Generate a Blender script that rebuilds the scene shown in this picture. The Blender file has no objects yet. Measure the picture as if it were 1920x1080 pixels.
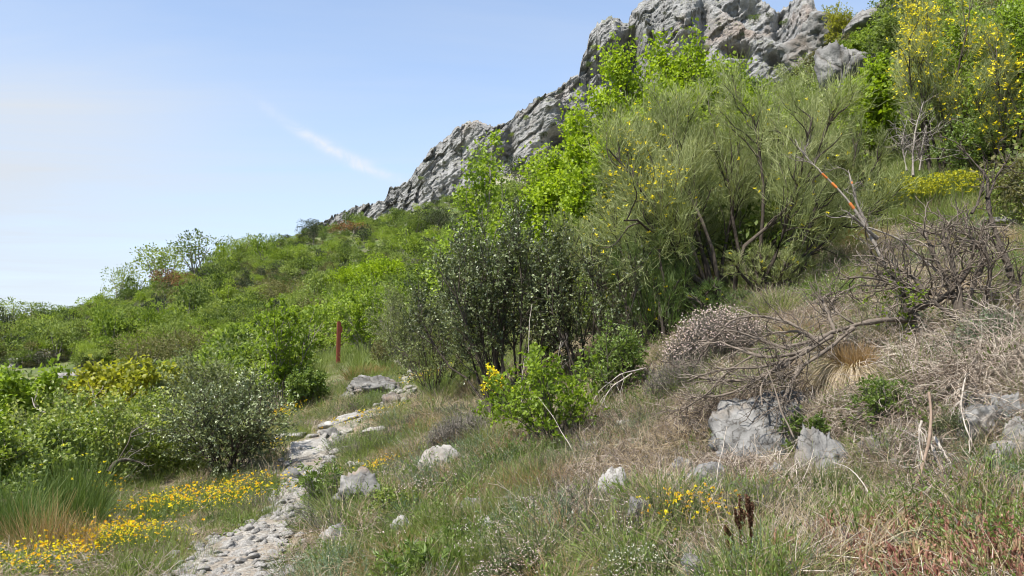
import bpy, math, random
import numpy as np
from mathutils import Vector, Matrix, Euler

SC = bpy.context.scene
COL = SC.collection
# ------------------------------------------------------------------ camera, sky, sun, exposure
FPX = 1600.0                      # focal length in pixels of the 1920 px wide picture
PITCH = math.atan(160.0 / FPX)    # horizon 160 px under the middle of the picture
cam_d = bpy.data.cameras.new('camera')
cam_d.sensor_width = 36.0
cam_d.lens = 36.0 * FPX / 1920.0
cam_d.clip_start = 0.05
cam_d.clip_end = 6000.0
cam = bpy.data.objects.new('camera', cam_d)
COL.objects.link(cam)
cam.location = (0, 0, 0)
cam.rotation_euler = (math.pi / 2 + PITCH, 0, 0)
SC.camera = cam

SUN_EL = math.radians(56.0)
SUN_AZ = math.radians(-134.0)      # angle from +Y (view direction), negative is to the left
sun_vec = Vector((math.sin(SUN_AZ) * math.cos(SUN_EL), math.cos(SUN_AZ) * math.cos(SUN_EL), math.sin(SUN_EL)))
sd = bpy.data.lights.new('sun', 'SUN')
sd.energy = 4.8
sd.angle = math.radians(0.53)
sd.color = (1.0, 0.955, 0.88)
sun = bpy.data.objects.new('sun', sd)
COL.objects.link(sun)
sun.location = sun_vec * 50
sun.rotation_euler = (-sun_vec).to_track_quat('-Z', 'Y').to_euler()

W = bpy.data.worlds.new('World')
SC.world = W
W.use_nodes = True
wt = W.node_tree
wt.nodes.clear()


def wn(kind, **kw):
    n = wt.nodes.new(kind)
    for k, v in kw.items():
        setattr(n, k, v)
    return n


def wmath(op, a, b=None, clamp=False):
    n = wn('ShaderNodeMath', operation=op, use_clamp=clamp)
    for i, v in enumerate((a, b)):
        if v is None:
            continue
        if isinstance(v, (int, float)):
            n.inputs[i].default_value = v
        else:
            wt.links.new(v, n.inputs[i])
    return n.outputs[0]


w_out = wn('ShaderNodeOutputWorld')
w_bg = wn('ShaderNodeBackground')
w_bg.inputs['Strength'].default_value = 0.138
w_sky = wn('ShaderNodeTexSky', sky_type='NISHITA')
w_sky.sun_disc = False
w_sky.sun_elevation = SUN_EL
w_sky.sun_rotation = SUN_AZ
w_sky.altitude = 900
w_sky.air_density = 1.0
w_sky.dust_density = 0.6
w_sky.ozone_density = 1.3
# thin cirrus: a high veil that thickens towards the horizon, and one streak
tc = wn('ShaderNodeTexCoord')
sep = wn('ShaderNodeSeparateXYZ')
wt.links.new(tc.outputs['Generated'], sep.inputs[0])
zup = wmath('MAXIMUM', sep.outputs[2], 0.06)
# flat cloud layer coordinates (direction divided by height)
cx = wmath('DIVIDE', sep.outputs[0], zup)
cy = wmath('DIVIDE', sep.outputs[1], zup)
comb = wn('ShaderNodeCombineXYZ')
wt.links.new(cx, comb.inputs[0])
wt.links.new(cy, comb.inputs[1])
mp = wn('ShaderNodeMapping')
mp.inputs['Rotation'].default_value = (0, 0, 0.5)
mp.inputs['Scale'].default_value = (0.22, 0.5, 1)
wt.links.new(comb.outputs[0], mp.inputs[0])
nz = wn('ShaderNodeTexNoise')
nz.inputs['Scale'].default_value = 1.6
nz.inputs['Detail'].default_value = 7
nz.inputs['Roughness'].default_value = 0.55
nz.inputs['Distortion'].default_value = 0.6
wt.links.new(mp.outputs[0], nz.inputs['Vector'])
veil = wmath('ADD', wmath('MULTIPLY', wmath('MULTIPLY', wmath('SUBTRACT', nz.outputs[0], 0.5), 0.8), wmath('MULTIPLY', wmath('SUBTRACT', sep.outputs[2], 0.05, True), 5.0, True)), 0.27, True)
# a broad bank of thin cloud out to the left
azl = wmath('DIVIDE', sep.outputs[0], wmath('MAXIMUM', sep.outputs[1], 0.2))
ell = wmath('DIVIDE', sep.outputs[2], wmath('MAXIMUM', sep.outputs[1], 0.2))
da = wmath('DIVIDE', wmath('ADD', azl, 0.60), 0.26)
de = wmath('DIVIDE', wmath('SUBTRACT', ell, 0.27), 0.13)
bank = wmath('POWER', 2.718, wmath('MULTIPLY', wmath('ADD', wmath('MULTIPLY', da, da), wmath('MULTIPLY', de, de)), -1.0))
veil = wmath('ADD', veil, wmath('MULTIPLY', bank, wmath('MULTIPLY', nz.outputs[0], 1.1)), True)
# more veil low down (longer way through the layer)
low = wmath('POWER', wmath('SUBTRACT', 1.0, wmath('ABSOLUTE', sep.outputs[2]), True), 6.0)
veil = wmath('ADD', veil, wmath('MULTIPLY', low, 0.78), True)
# the streak: a curved ribbon of cloud in the direction plane y = 1
yf = wmath('MAXIMUM', sep.outputs[1], 0.2)
az = wmath('DIVIDE', sep.outputs[0], yf)
el = wmath('DIVIDE', sep.outputs[2], yf)
u = wmath('DIVIDE', wmath('SUBTRACT', az, -0.205), 0.085)
line = wmath('ADD', wmath('MULTIPLY', u, -0.046), wmath('MULTIPLY', wmath('MULTIPLY', u, u), 0.006))
line = wmath('ADD', line, 0.262)
line = wmath('ADD', line, wmath('MULTIPLY', wmath('SUBTRACT', nz.outputs[0], 0.5), 0.03))
dv = wmath('DIVIDE', wmath('SUBTRACT', el, line), 0.0065)
prof = wmath('POWER', 2.718, wmath('MULTIPLY', wmath('MULTIPLY', dv, dv), -0.7))
env = wmath('POWER', 2.718, wmath('MULTIPLY', wmath('MULTIPLY', u, u), -1.7))
nz2 = wn('ShaderNodeTexNoise')
nz2.inputs['Scale'].default_value = 26
nz2.inputs['Detail'].default_value = 8
nz2.inputs['Roughness'].default_value = 0.65
nz2.inputs['Distortion'].default_value = 1.5
wt.links.new(tc.outputs['Generated'], nz2.inputs['Vector'])
streak = wmath('MULTIPLY', wmath('MULTIPLY', prof, env), wmath('MULTIPLY', wmath('SUBTRACT', nz2.outputs[0], 0.22, True), 2.4))
wmix = wn('ShaderNodeMix', data_type='RGBA')
wt.links.new(veil, wmix.inputs['Factor'])
wt.links.new(w_sky.outputs[0], wmix.inputs['A'])
wmix.inputs['B'].default_value = (2.75, 2.98, 3.3, 1)
wmix2 = wn('ShaderNodeMix', data_type='RGBA')
wt.links.new(wmath('MULTIPLY', streak, 1.25, True), wmix2.inputs['Factor'])
wt.links.new(wmix.outputs['Result'], wmix2.inputs['A'])
wmix2.inputs['B'].default_value = (3.15, 3.35, 3.6, 1)
wt.links.new(wmix2.outputs['Result'], w_bg.inputs['Color'])
wt.links.new(w_bg.outputs[0], w_out.inputs['Surface'])

SC.view_settings.view_transform = 'Standard'
SC.view_settings.look = 'None'
SC.view_settings.gamma = 1.0
SC.view_settings.exposure = 0.95
SC.view_settings.use_curve_mapping = False
SC.render.engine = 'CYCLES'
SC.cycles.max_bounces = 6
SC.cycles.diffuse_bounces = 3
SC.cycles.glossy_bounces = 2
SC.cycles.transmission_bounces = 4
SC.cycles.transparent_max_bounces = 4
SC.cycles.caustics_reflective = False
SC.cycles.caustics_refractive = False
SC.cycles.use_denoising = True
SC.cycles.pixel_filter_type = 'BLACKMAN_HARRIS'
SC.cycles.filter_width = 1.05

# ------------------------------------------------------------------ small tools
RNG = np.random.default_rng(7)
A3 = lambda *a: np.array(a, float)


def unit(v):
    return v / (np.linalg.norm(v, axis=-1, keepdims=True) + 1e-9)


def perp(rng, d):
    r = rng.normal(size=d.shape)
    return unit(np.cross(d, r))


_perm = np.random.default_rng(3).permutation(256)
_perm = np.concatenate([_perm, _perm, _perm])
_grad = unit(np.random.default_rng(4).normal(size=(256, 3)))


def perlin(p):
    p = np.asarray(p, float)
    i = np.floor(p).astype(int)
    f = p - i
    s = f * f * f * (f * (f * 6 - 15) + 10)
    i &= 255
    out = 0
    for dx in (0, 1):
        for dy in (0, 1):
            for dz in (0, 1):
                h = _perm[_perm[_perm[(i[..., 0] + dx) & 255] + ((i[..., 1] + dy) & 255)] + ((i[..., 2] + dz) & 255)]
                g = _grad[h]
                dt = g[..., 0] * (f[..., 0] - dx) + g[..., 1] * (f[..., 1] - dy) + g[..., 2] * (f[..., 2] - dz)
                wx = s[..., 0] if dx else 1 - s[..., 0]
                wy = s[..., 1] if dy else 1 - s[..., 1]
                wz = s[..., 2] if dz else 1 - s[..., 2]
                out = out + dt * wx * wy * wz
    return out * 1.5


def fbm(p, oct=4, gain=0.5, lac=2.03, ridged=False):
    a, t, out = 1.0, 0.0, 0
    p = np.asarray(p, float)
    for _ in range(oct):
        n = perlin(p)
        if ridged:
            n = 1 - 2 * np.abs(n)
        out = out + a * n
        t += a
        a *= gain
        p = p * lac + 17.3
    return out / t


def worley(p):
    """distances to the nearest and second nearest feature point, and the cell's random number"""
    p = np.asarray(p, float)
    i = np.floor(p).astype(int)
    d1 = np.full(p.shape[:-1], 9.0)
    d2 = np.full(p.shape[:-1], 9.0)
    cid = np.zeros(p.shape[:-1])
    for dx in (-1, 0, 1):
        for dy in (-1, 0, 1):
            for dz in (-1, 0, 1):
                c = i + np.array((dx, dy, dz))
                h = _perm[_perm[_perm[c[..., 0] & 255] + (c[..., 1] & 255)] + (c[..., 2] & 255)]
                q = c + 0.5 + 0.45 * _grad[h]
                d = np.linalg.norm(q - p, axis=-1)
                nearer = d < d1
                d2 = np.where(nearer, d1, np.minimum(d2, d))
                cid = np.where(nearer, h / 255.0, cid)
                d1 = np.minimum(d1, d)
    return d1, d2, cid


_g2 = unit(np.random.default_rng(14).normal(size=(256, 3)))


def facets(p):
    """every cell carries its own tilted plane: broken, angular rock faces"""
    p = np.asarray(p, float)
    i = np.floor(p).astype(int)
    d1 = np.full(p.shape[:-1], 9.0)
    val = np.zeros(p.shape[:-1])
    for dx in (-1, 0, 1):
        for dy in (-1, 0, 1):
            for dz in (-1, 0, 1):
                c = i + np.array((dx, dy, dz))
                h = _perm[_perm[_perm[c[..., 0] & 255] + (c[..., 1] & 255)] + (c[..., 2] & 255)]
                o = c + 0.5 + 0.45 * _grad[h] - p
                d = np.linalg.norm(o, axis=-1)
                nearer = d < d1
                val = np.where(nearer, (o * _g2[h]).sum(-1) + h / 255.0 * .5, val)
                d1 = np.minimum(d1, d)
    return val


class Geo:
    def __init__(self):
        self.v, self.t, self.q, self.a, self.n = [], [], [], [], 0

    def add(self, V, T=None, Q=None, tint=0.5):
        V = np.asarray(V, float).reshape(-1, 3)
        if T is not None and len(T):
            self.t.append(np.asarray(T, int).reshape(-1, 3) + self.n)
        if Q is not None and len(Q):
            self.q.append(np.asarray(Q, int).reshape(-1, 4) + self.n)
        self.v.append(V)
        self.a.append(np.broadcast_to(np.asarray(tint, float), (len(V),)).copy())
        self.n += len(V)

    def mesh(self, name, mat, smooth=False):
        me = bpy.data.meshes.new(name)
        V = np.concatenate(self.v) if self.v else np.zeros((0, 3))
        T = np.concatenate(self.t) if self.t else np.zeros((0, 3), int)
        Q = np.concatenate(self.q) if self.q else np.zeros((0, 4), int)
        me.vertices.add(len(V))
        me.vertices.foreach_set('co', V.astype(np.float32).ravel())
        me.loops.add(len(T) * 3 + len(Q) * 4)
        me.loops.foreach_set('vertex_index', np.concatenate([T.ravel(), Q.ravel()]).astype(np.int32))
        me.polygons.add(len(T) + len(Q))
        ls = np.concatenate([np.arange(len(T)) * 3, len(T) * 3 + np.arange(len(Q)) * 4]).astype(np.int32)
        me.polygons.foreach_set('loop_start', ls)
        if smooth:
            me.polygons.foreach_set('use_smooth', np.ones(len(ls), bool))
        at = me.attributes.new('tint', 'FLOAT', 'POINT')
        at.data.foreach_set('value', np.concatenate(self.a).astype(np.float32) if self.a else np.zeros(0, np.float32))
        if mat:
            for m in (mat if isinstance(mat, (list, tuple)) else [mat]):
                me.materials.append(m)
        me.update(calc_edges=True)
        return me


def tubes(g, P, R, S=4, tint=0.5):
    """P (N,K,3) polylines, R (N,K) radii"""
    if len(P) == 0:
        return
    N, K, _ = P.shape
    tg = np.gradient(P, axis=1)
    tg = unit(tg)
    ref = np.where(np.abs(tg[..., 2:3]) > 0.9, A3(1, 0, 0), A3(0, 0, 1))
    s = unit(np.cross(tg, ref))
    b = np.cross(tg, s)
    th = np.arange(S) * 2 * math.pi / S
    ring = P[:, :, None] + R[:, :, None, None] * (s[:, :, None] * np.cos(th)[:, None] + b[:, :, None] * np.sin(th)[:, None])
    idx = np.arange(N * K * S).reshape(N, K, S)
    a = idx[:, :-1]
    c = idx[:, 1:]
    Q = np.stack([a, np.roll(a, -1, 2), np.roll(c, -1, 2), c], -1)
    tt = np.broadcast_to(np.asarray(tint, float).reshape(-1, 1, 1) if np.ndim(tint) else tint, (N, K, S)).ravel()
    g.add(ring, Q=Q, tint=tt)


def ribbons(g, P, Wd, side=None, tint=0.5, rng=RNG):
    """flat blades: P (N,K,3), Wd (N,K) full widths"""
    if len(P) == 0:
        return
    N, K, _ = P.shape
    if side is None:
        side = perp(rng, unit(P[:, -1] - P[:, 0]))
    V = np.stack([P - side[:, None] * Wd[..., None] * .5, P + side[:, None] * Wd[..., None] * .5], 2)
    idx = np.arange(N * K * 2).reshape(N, K, 2)
    Q = np.stack([idx[:, :-1, 0], idx[:, :-1, 1], idx[:, 1:, 1], idx[:, 1:, 0]], -1)
    tt = np.broadcast_to(np.asarray(tint, float).reshape(-1, 1, 1) if np.ndim(tint) else tint, (N, K, 2)).ravel()
    g.add(V, Q=Q, tint=tt)


def leaves(g, P, D, L, Wd, tint=0.5, fold=0.25, rng=RNG, up=0.5, six=False):
    """leaf blades from P along D; the blade's face tends upwards"""
    N = len(P)
    if N == 0:
        return
    L = np.broadcast_to(L, (N,))[:, None]
    Wd = np.broadcast_to(Wd, (N,))[:, None]
    D = unit(D)
    n = unit(A3(0, 0, 1) * up + rng.normal(size=(N, 3)) * (1 - up) * 0.8)
    s = unit(np.cross(D, n))
    n = np.cross(s, D)
    tt = np.broadcast_to(np.asarray(tint, float), (N,))
    if six:
        V = np.stack([P, P + D * L * .3 - s * Wd * .45 + n * Wd * fold, P + D * L * .68 - s * Wd * .4 + n * Wd * fold,
                      P + D * L - n * L * .06, P + D * L * .68 + s * Wd * .4 + n * Wd * fold,
                      P + D * L * .3 + s * Wd * .45 + n * Wd * fold, P + D * L * .5], 1)
        b = (np.arange(N) * 7)[:, None]
        Q = np.concatenate([b + A3(0, 6, 2, 1).astype(int), b + A3(0, 5, 4, 6).astype(int)])
        T = np.concatenate([b + A3(6, 3, 2).astype(int), b + A3(6, 4, 3).astype(int)])
        g.add(V, T=T, Q=Q, tint=np.repeat(tt, 7))
    else:
        V = np.stack([P, P + D * L * .5 - s * Wd * .5 + n * Wd * fold, P + D * L, P + D * L * .5 + s * Wd * .5 + n * Wd * fold], 1)
        b = (np.arange(N) * 4)[:, None]
        T = np.concatenate([b + A3(0, 2, 1).astype(int), b + A3(0, 3, 2).astype(int)])
        g.add(V, T=T, tint=np.repeat(tt, 4))


def grow(rng, P0, D0, L, K, wob, trop=(0, 0, 0)):
    N = len(P0)
    L = np.broadcast_to(L, (N,))
    d = unit(np.asarray(D0, float))
    pts = [np.asarray(P0, float)]
    tr = np.asarray(trop, float)
    for k in range(1, K):
        d = unit(d + rng.normal(size=(N, 3)) * wob + tr)
        pts.append(pts[-1] + d * (L / (K - 1))[:, None])
    return np.stack(pts, 1)


def spawn(rng, P, n, t0, t1, a0, a1):
    """n children on every polyline; returns start, direction, parent index, t"""
    N, K, _ = P.shape
    pi = np.repeat(np.arange(N), n)
    t = rng.uniform(t0, t1, len(pi))
    x = t * (K - 1)
    i = np.minimum(x.astype(int), K - 2)
    f = (x - i)[:, None]
    a, b = P[pi, i], P[pi, i + 1]
    tg = unit(b - a)
    ang = rng.uniform(a0, a1, len(pi))[:, None]
    return a * (1 - f) + b * f, unit(tg * np.cos(ang) + perp(rng, tg) * np.sin(ang)), pi, t


def taper(N, K, r0, r1):
    r0 = np.broadcast_to(r0, (N,))[:, None]
    r1 = np.broadcast_to(r1, (N,))[:, None]
    return r0 + (r1 - r0) * np.linspace(0, 1, K)[None]


def link(name, me, parent=None, loc=None, kind=None):
    o = bpy.data.objects.new(name, me)
    COL.objects.link(o)
    if parent is not None:
        o.parent = parent
    if loc is not None:
        o.location = loc
    if kind:
        o['kind'] = kind
    return o


def thing(name, label, cat, loc=(0, 0, 0), rz=0.0, sc=1.0, group=None, me=None):
    o = bpy.data.objects.new(name, me)
    COL.objects.link(o)
    o.location = loc
    o.rotation_euler = (0, 0, rz)
    o.scale = (sc, sc, sc) if np.ndim(sc) == 0 else sc
    o['label'] = label
    o['category'] = cat
    if group:
        o['group'] = group
    return o


def plant(name, label, cat, loc, parts, rz=0.0, sc=1.0, group=None):
    """parts: list of (part name, mesh)"""
    r = thing(name, label, cat, loc, rz, sc, group)
    for pn, me in parts:
        c = link(pn, me, r)
        if pn in ('foliage', 'crown', 'twigs', 'blossom', 'blades', 'needles', 'stalks'):
            c['kind'] = 'stuff'
    return r


# ------------------------------------------------------------------ materials
def mat_new(name):
    m = bpy.data.materials.new(name)
    m.use_nodes = True
    m.node_tree.nodes.clear()
    return m, m.node_tree


def nd(t, kind, **kw):
    n = t.nodes.new(kind)
    for k, v in kw.items():
        setattr(n, k, v)
    return n


def ramp(t, fac, stops):
    r = nd(t, 'ShaderNodeValToRGB')
    while len(r.color_ramp.elements) < len(stops):
        r.color_ramp.elements.new(0.5)
    for e, (p, c) in zip(r.color_ramp.elements, stops):
        e.position = p
        e.color = (*c, 1)
    t.links.new(fac, r.inputs[0])
    return r.outputs[0]


def mixc(t, f, a, b, mode='MIX'):
    n = nd(t, 'ShaderNodeMix', data_type='RGBA', blend_type=mode)
    for key, v in (('Factor', f), ('A', a), ('B', b)):
        if isinstance(v, (int, float)):
            n.inputs[key].default_value = v
        elif isinstance(v, tuple):
            n.inputs[key].default_value = (*v, 1)
        else:
            t.links.new(v, n.inputs[key])
    return n.outputs['Result']


def mth(t, op, a, b=None, clamp=False):
    n = nd(t, 'ShaderNodeMath', operation=op, use_clamp=clamp)
    for i, v in enumerate((a, b)):
        if v is None:
            continue
        if isinstance(v, (int, float)):
            n.inputs[i].default_value = v
        else:
            t.links.new(v, n.inputs[i])
    return n.outputs[0]


def leaf_mat(name, cols, transl=0.35, rough=0.5, spec=0.35, objvar=0.25, noise=0.0):
    """cols: dark, middle, light leaf colours; tint picks among them, objects differ a little"""
    m, t = mat_new(name)
    at = nd(t, 'ShaderNodeAttribute', attribute_name='tint')
    oi = nd(t, 'ShaderNodeObjectInfo')
    f = mth(t, 'ADD', at.outputs['Fac'], mth(t, 'MULTIPLY', mth(t, 'SUBTRACT', oi.outputs['Random'], 0.5), objvar), True)
    n = len(cols)
    c = ramp(t, f, [(i / (n - 1), cc) for i, cc in enumerate(cols)])
    p = nd(t, 'ShaderNodeBsdfPrincipled')
    t.links.new(c, p.inputs['Base Color'])
    p.inputs['Roughness'].default_value = rough
    p.inputs['Specular IOR Level'].default_value = spec
    out = nd(t, 'ShaderNodeOutputMaterial')
    if transl > 0:
        tr = nd(t, 'ShaderNodeBsdfTranslucent')
        c2 = mixc(t, 1.0, c, (1.0, 1.0, 0.45), 'MULTIPLY')
        hs = nd(t, 'ShaderNodeHueSaturation')
        hs.inputs['Value'].default_value = 1.5
        t.links.new(c2, hs.inputs['Color'])
        t.links.new(hs.outputs[0], tr.inputs['Color'])
        mx = nd(t, 'ShaderNodeMixShader')
        mx.inputs[0].default_value = transl
        t.links.new(p.outputs[0], mx.inputs[1])
        t.links.new(tr.outputs[0], mx.inputs[2])
        t.links.new(mx.outputs[0], out.inputs[0])
    else:
        t.links.new(p.outputs[0], out.inputs[0])
    return m


def bark_mat(name, c0, c1, scale=30, rough=0.9):
    m, t = mat_new(name)
    tcn = nd(t, 'ShaderNodeTexCoord')
    n = nd(t, 'ShaderNodeTexNoise')
    n.inputs['Scale'].default_value = scale
    n.inputs['Detail'].default_value = 5
    t.links.new(tcn.outputs['Object'], n.inputs['Vector'])
    at = nd(t, 'ShaderNodeAttribute', attribute_name='tint')
    f = mth(t, 'ADD', mth(t, 'MULTIPLY', n.outputs[0], 0.6), mth(t, 'MULTIPLY', at.outputs['Fac'], 0.4))
    c = ramp(t, f, [(0.3, c0), (0.7, c1)])
    p = nd(t, 'ShaderNodeBsdfPrincipled')
    p.inputs['Roughness'].default_value = rough
    p.inputs['Specular IOR Level'].default_value = 0.2
    t.links.new(c, p.inputs['Base Color'])
    b = nd(t, 'ShaderNodeBump')
    b.inputs['Strength'].default_value = 0.5
    b.inputs['Distance'].default_value = 0.01
    t.links.new(n.outputs[0], b.inputs['Height'])
    t.links.new(b.outputs[0], p.inputs['Normal'])
    out = nd(t, 'ShaderNodeOutputMaterial')
    t.links.new(p.outputs[0], out.inputs[0])
    return m


def rock_mat(name, scale, cols, stain=(0.32, 0.21, 0.13), stain_amt=0.5, bump=0.6, bumpdist=0.02, lichen=0.5):
    m, t = mat_new(name)
    tcn = nd(t, 'ShaderNodeTexCoord')
    oi = nd(t, 'ShaderNodeObjectInfo')
    va = nd(t, 'ShaderNodeVectorMath', operation='ADD')
    t.links.new(tcn.outputs['Object'], va.inputs[0])
    vs = nd(t, 'ShaderNodeVectorMath', operation='SCALE')
    cx_ = nd(t, 'ShaderNodeCombineXYZ')
    for k in range(3):
        t.links.new(oi.outputs['Random'], cx_.inputs[k])
    t.links.new(cx_.outputs[0], vs.inputs[0])
    vs.inputs['Scale'].default_value = 37.0
    t.links.new(vs.outputs[0], va.inputs[1])
    vec = va.outputs[0]
    n1 = nd(t, 'ShaderNodeTexNoise')
    n1.inputs['Scale'].default_value = scale
    n1.inputs['Detail'].default_value = 8
    n1.inputs['Roughness'].default_value = 0.62
    n2 = nd(t, 'ShaderNodeTexNoise')
    n2.inputs['Scale'].default_value = scale * 0.3
    n2.inputs['Detail'].default_value = 4
    n3 = nd(t, 'ShaderNodeTexNoise')
    n3.inputs['Scale'].default_value = scale * 4
    n3.inputs['Detail'].default_value = 6
    vo = nd(t, 'ShaderNodeTexVoronoi', feature='DISTANCE_TO_EDGE')
    vo.inputs['Scale'].default_value = scale * 0.8
    for n in (n1, n2, n3):
        t.links.new(vec, n.inputs['Vector'])
    mxv = nd(t, 'ShaderNodeMix', data_type='VECTOR')
    mxv.inputs['Factor'].default_value = 0.25
    t.links.new(vec, mxv.inputs['A'])
    t.links.new(n1.outputs['Color'], mxv.inputs['B'])
    t.links.new(mxv.outputs['Result'], vo.inputs['Vector'])
    c = ramp(t, n1.outputs[0], [(0.3, cols[0]), (0.5, cols[1]), (0.68, cols[2])])
    fs = ramp(t, n2.outputs[0], [(0.56, (0, 0, 0)), (0.7, (1, 1, 1))])
    c = mixc(t, mth(t, 'MULTIPLY', fs, stain_amt), c, stain)
    fl = ramp(t, n3.outputs[0], [(0.55, (0, 0, 0)), (0.66, (1, 1, 1))])
    c = mixc(t, mth(t, 'MULTIPLY', fl, lichen), c, (0.11, 0.11, 0.10))
    crack_shade = ramp(t, vo.outputs['Distance'], [(0.0, (1, 1, 1)), (0.045, (0, 0, 0))])
    c = mixc(t, mth(t, 'MULTIPLY', crack_shade, .55), c, (.06, .048, .036))  # shade of the cracks painted into the rock colour as dark lines
    p = nd(t, 'ShaderNodeBsdfPrincipled')
    p.inputs['Roughness'].default_value = 0.92
    p.inputs['Specular IOR Level'].default_value = 0.2
    t.links.new(c, p.inputs['Base Color'])
    crack = ramp(t, vo.outputs['Distance'], [(0.0, (0, 0, 0)), (0.05, (1, 1, 1))])
    h = mth(t, 'ADD', mth(t, 'MULTIPLY', n3.outputs[0], 0.35), mth(t, 'ADD', n1.outputs[0], mth(t, 'MULTIPLY', crack, 0.18)))
    b = nd(t, 'ShaderNodeBump')
    b.inputs['Strength'].default_value = bump
    b.inputs['Distance'].default_value = bumpdist
    t.links.new(h, b.inputs['Height'])
    t.links.new(b.outputs[0], p.inputs['Normal'])
    out = nd(t, 'ShaderNodeOutputMaterial')
    t.links.new(p.outputs[0], out.inputs[0])
    return m


M = {}
M['broom'] = leaf_mat('broom_twig', [(.075, .095, .03), (.20, .235, .085), (.40, .42, .21)], 0.28, 0.6, 0.3)
M['rush'] = leaf_mat('green_rush', [(.045, .075, .016), (.10, .155, .035), (.21, .26, .085)], 0.25, 0.5, 0.35)
M['glossy'] = leaf_mat('glossy_leaf', [(.04, .052, .018), (.105, .135, .05), (.34, .38, .20)], 0.22, 0.42, 0.6)
M['spring'] = leaf_mat('spring_leaf', [(.10, .155, .015), (.20, .285, .03), (.33, .41, .08)], 0.48, 0.45, 0.35)
M['maple'] = leaf_mat('maple_leaf', [(.13, .19, .012), (.24, .33, .02), (.36, .45, .055)], 0.48, 0.5, 0.3)
M['bramble'] = leaf_mat('bramble_leaf', [(.075, .115, .022), (.19, .245, .05), (.36, .39, .14)], 0.42, 0.42, 0.4)
M['yellowgreen'] = leaf_mat('yellowgreen_leaf', [(.14, .16, .02), (.28, .29, .035), (.42, .40, .06)], 0.45, 0.5, 0.3)
M['greygreen'] = leaf_mat('greygreen_leaf', [(.07, .09, .032), (.16, .19, .075), (.27, .30, .14)], 0.32, 0.55, 0.3)
M['scrub'] = leaf_mat('scrub_leaf', [(.055, .085, .02), (.145, .195, .045), (.24, .29, .085)], 0.38, 0.6, 0.2, 0.8)
M['scrub_lime'] = leaf_mat('lime_scrub_leaf', [(.09, .14, .02), (.20, .27, .04), (.30, .36, .075)], 0.4, 0.6, 0.2, 0.5)
M['scrub_dark'] = leaf_mat('dark_evergreen_leaf', [(.02, .03, .015), (.045, .058, .026), (.09, .105, .045)], 0.15, 0.6, 0.2, 0.4)
M['scrub_brown'] = leaf_mat('olive_scrub_leaf', [(.065, .068, .028), (.135, .13, .052), (.21, .195, .09)], 0.25, 0.7, 0.15, 0.5)
M['scrub_rust'] = leaf_mat('rusty_leaf', [(.10, .055, .028), (.19, .10, .05), (.28, .16, .09)], 0.25, 0.7, 0.15, 0.3)
M['scrub_grey'] = leaf_mat('bare_scrub_twig', [(.07, .062, .052), (.14, .125, .105), (.22, .2, .17)], 0.05, 0.8, 0.1, 0.4)
M['euphorbia'] = leaf_mat('euphorbia_head', [(.16, .19, .03), (.36, .36, .03), (.5, .46, .04)], 0.3, 0.6, 0.2)
M['grass'] = leaf_mat('green_grass', [(.065, .095, .022), (.155, .205, .05), (.29, .32, .12)], 0.38, 0.5, 0.3, 0.7)
M['straw'] = leaf_mat('dry_straw', [(.16, .11, .065), (.35, .275, .185), (.52, .44, .325)], 0.3, 0.6, 0.25, 0.6)
M['rustgrass'] = leaf_mat('rusty_dry_grass', [(.16, .10, .045), (.29, .185, .085), (.42, .30, .17)], 0.3, 0.6, 0.25, 0.3)
M['litter'] = leaf_mat('dead_twig', [(.085, .062, .045), (.27, .215, .165), (.52, .455, .375)], 0.0, 0.8, 0.2, 0.7)
M['thyme'] = leaf_mat('thyme_leaf', [(.055, .07, .03), (.115, .14, .065), (.2, .23, .12)], 0.2, 0.6, 0.2, 0.5)
M['bluegreen'] = leaf_mat('grey_blue_herb', [(.08, .115, .065), (.15, .20, .12), (.25, .31, .2)], 0.25, 0.6, 0.2, 0.4)
M['herb'] = leaf_mat('herb_leaf', [(.055, .09, .018), (.125, .185, .038), (.22, .29, .08)], 0.38, 0.45, 0.35, 0.4)
M['sedum'] = leaf_mat('red_sedum', [(.17, .065, .048), (.33, .165, .12), (.27, .23, .11)], 0.2, 0.4, 0.4, 1.0)
M['catkin'] = leaf_mat('grey_seed_head', [(.12, .10, .085), (.22, .19, .165), (.33, .29, .25)], 0.1, 0.8, 0.1, 0.4)
M['dock'] = leaf_mat('brown_dock_seed', [(.06, .03, .018), (.115, .058, .035), (.18, .10, .065)], 0.1, 0.8, 0.1)
M['yellow'] = leaf_mat('yellow_petal', [(.66, .52, .012), (.76, .63, .018), (.80, .70, .04)], 0.25, 0.5, 0.2)
M['orange'] = leaf_mat('golden_petal', [(.60, .28, .010), (.72, .44, .010), (.76, .56, .03)], 0.2, 0.5, 0.2)
M['pinkwhite'] = leaf_mat('pale_pink_petal', [(.42, .30, .33), (.62, .50, .52), (.78, .70, .70)], 0.25, 0.6, 0.2)
M['white'] = leaf_mat('white_petal', [(.6, .58, .52), (.75, .74, .7), (.82, .82, .8)], 0.2, 0.6, 0.2)
M['bark_dark'] = bark_mat('dark_bark', (.035, .028, .022), (.10, .082, .065))
M['bark_grey'] = bark_mat('grey_bark', (.11, .095, .08), (.28, .25, .215))
M['bark_dead'] = bark_mat('dead_wood', (.075, .058, .045), (.21, .175, .14), 24)
M['bark_pale'] = bark_mat('bleached_wood', (.22, .19, .155), (.46, .41, .35), 24)
M['bark_brown'] = bark_mat('brown_stick', (.12, .085, .06), (.27, .2, .15), 22)
M['paint'] = leaf_mat('orange_paint', [(.32, .10, .028), (.46, .155, .04)], 0.0, 0.8, 0.1)
M['post'] = bark_mat('red_brown_post', (.10, .027, .016), (.18, .052, .03), 14, 0.75)
GREY = [(.075, .073, .069), (.155, .150, .141), (.26, .25, .235)]
M['rock'] = rock_mat('limestone', 5.0, GREY, bump=0.8, bumpdist=0.03)
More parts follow.
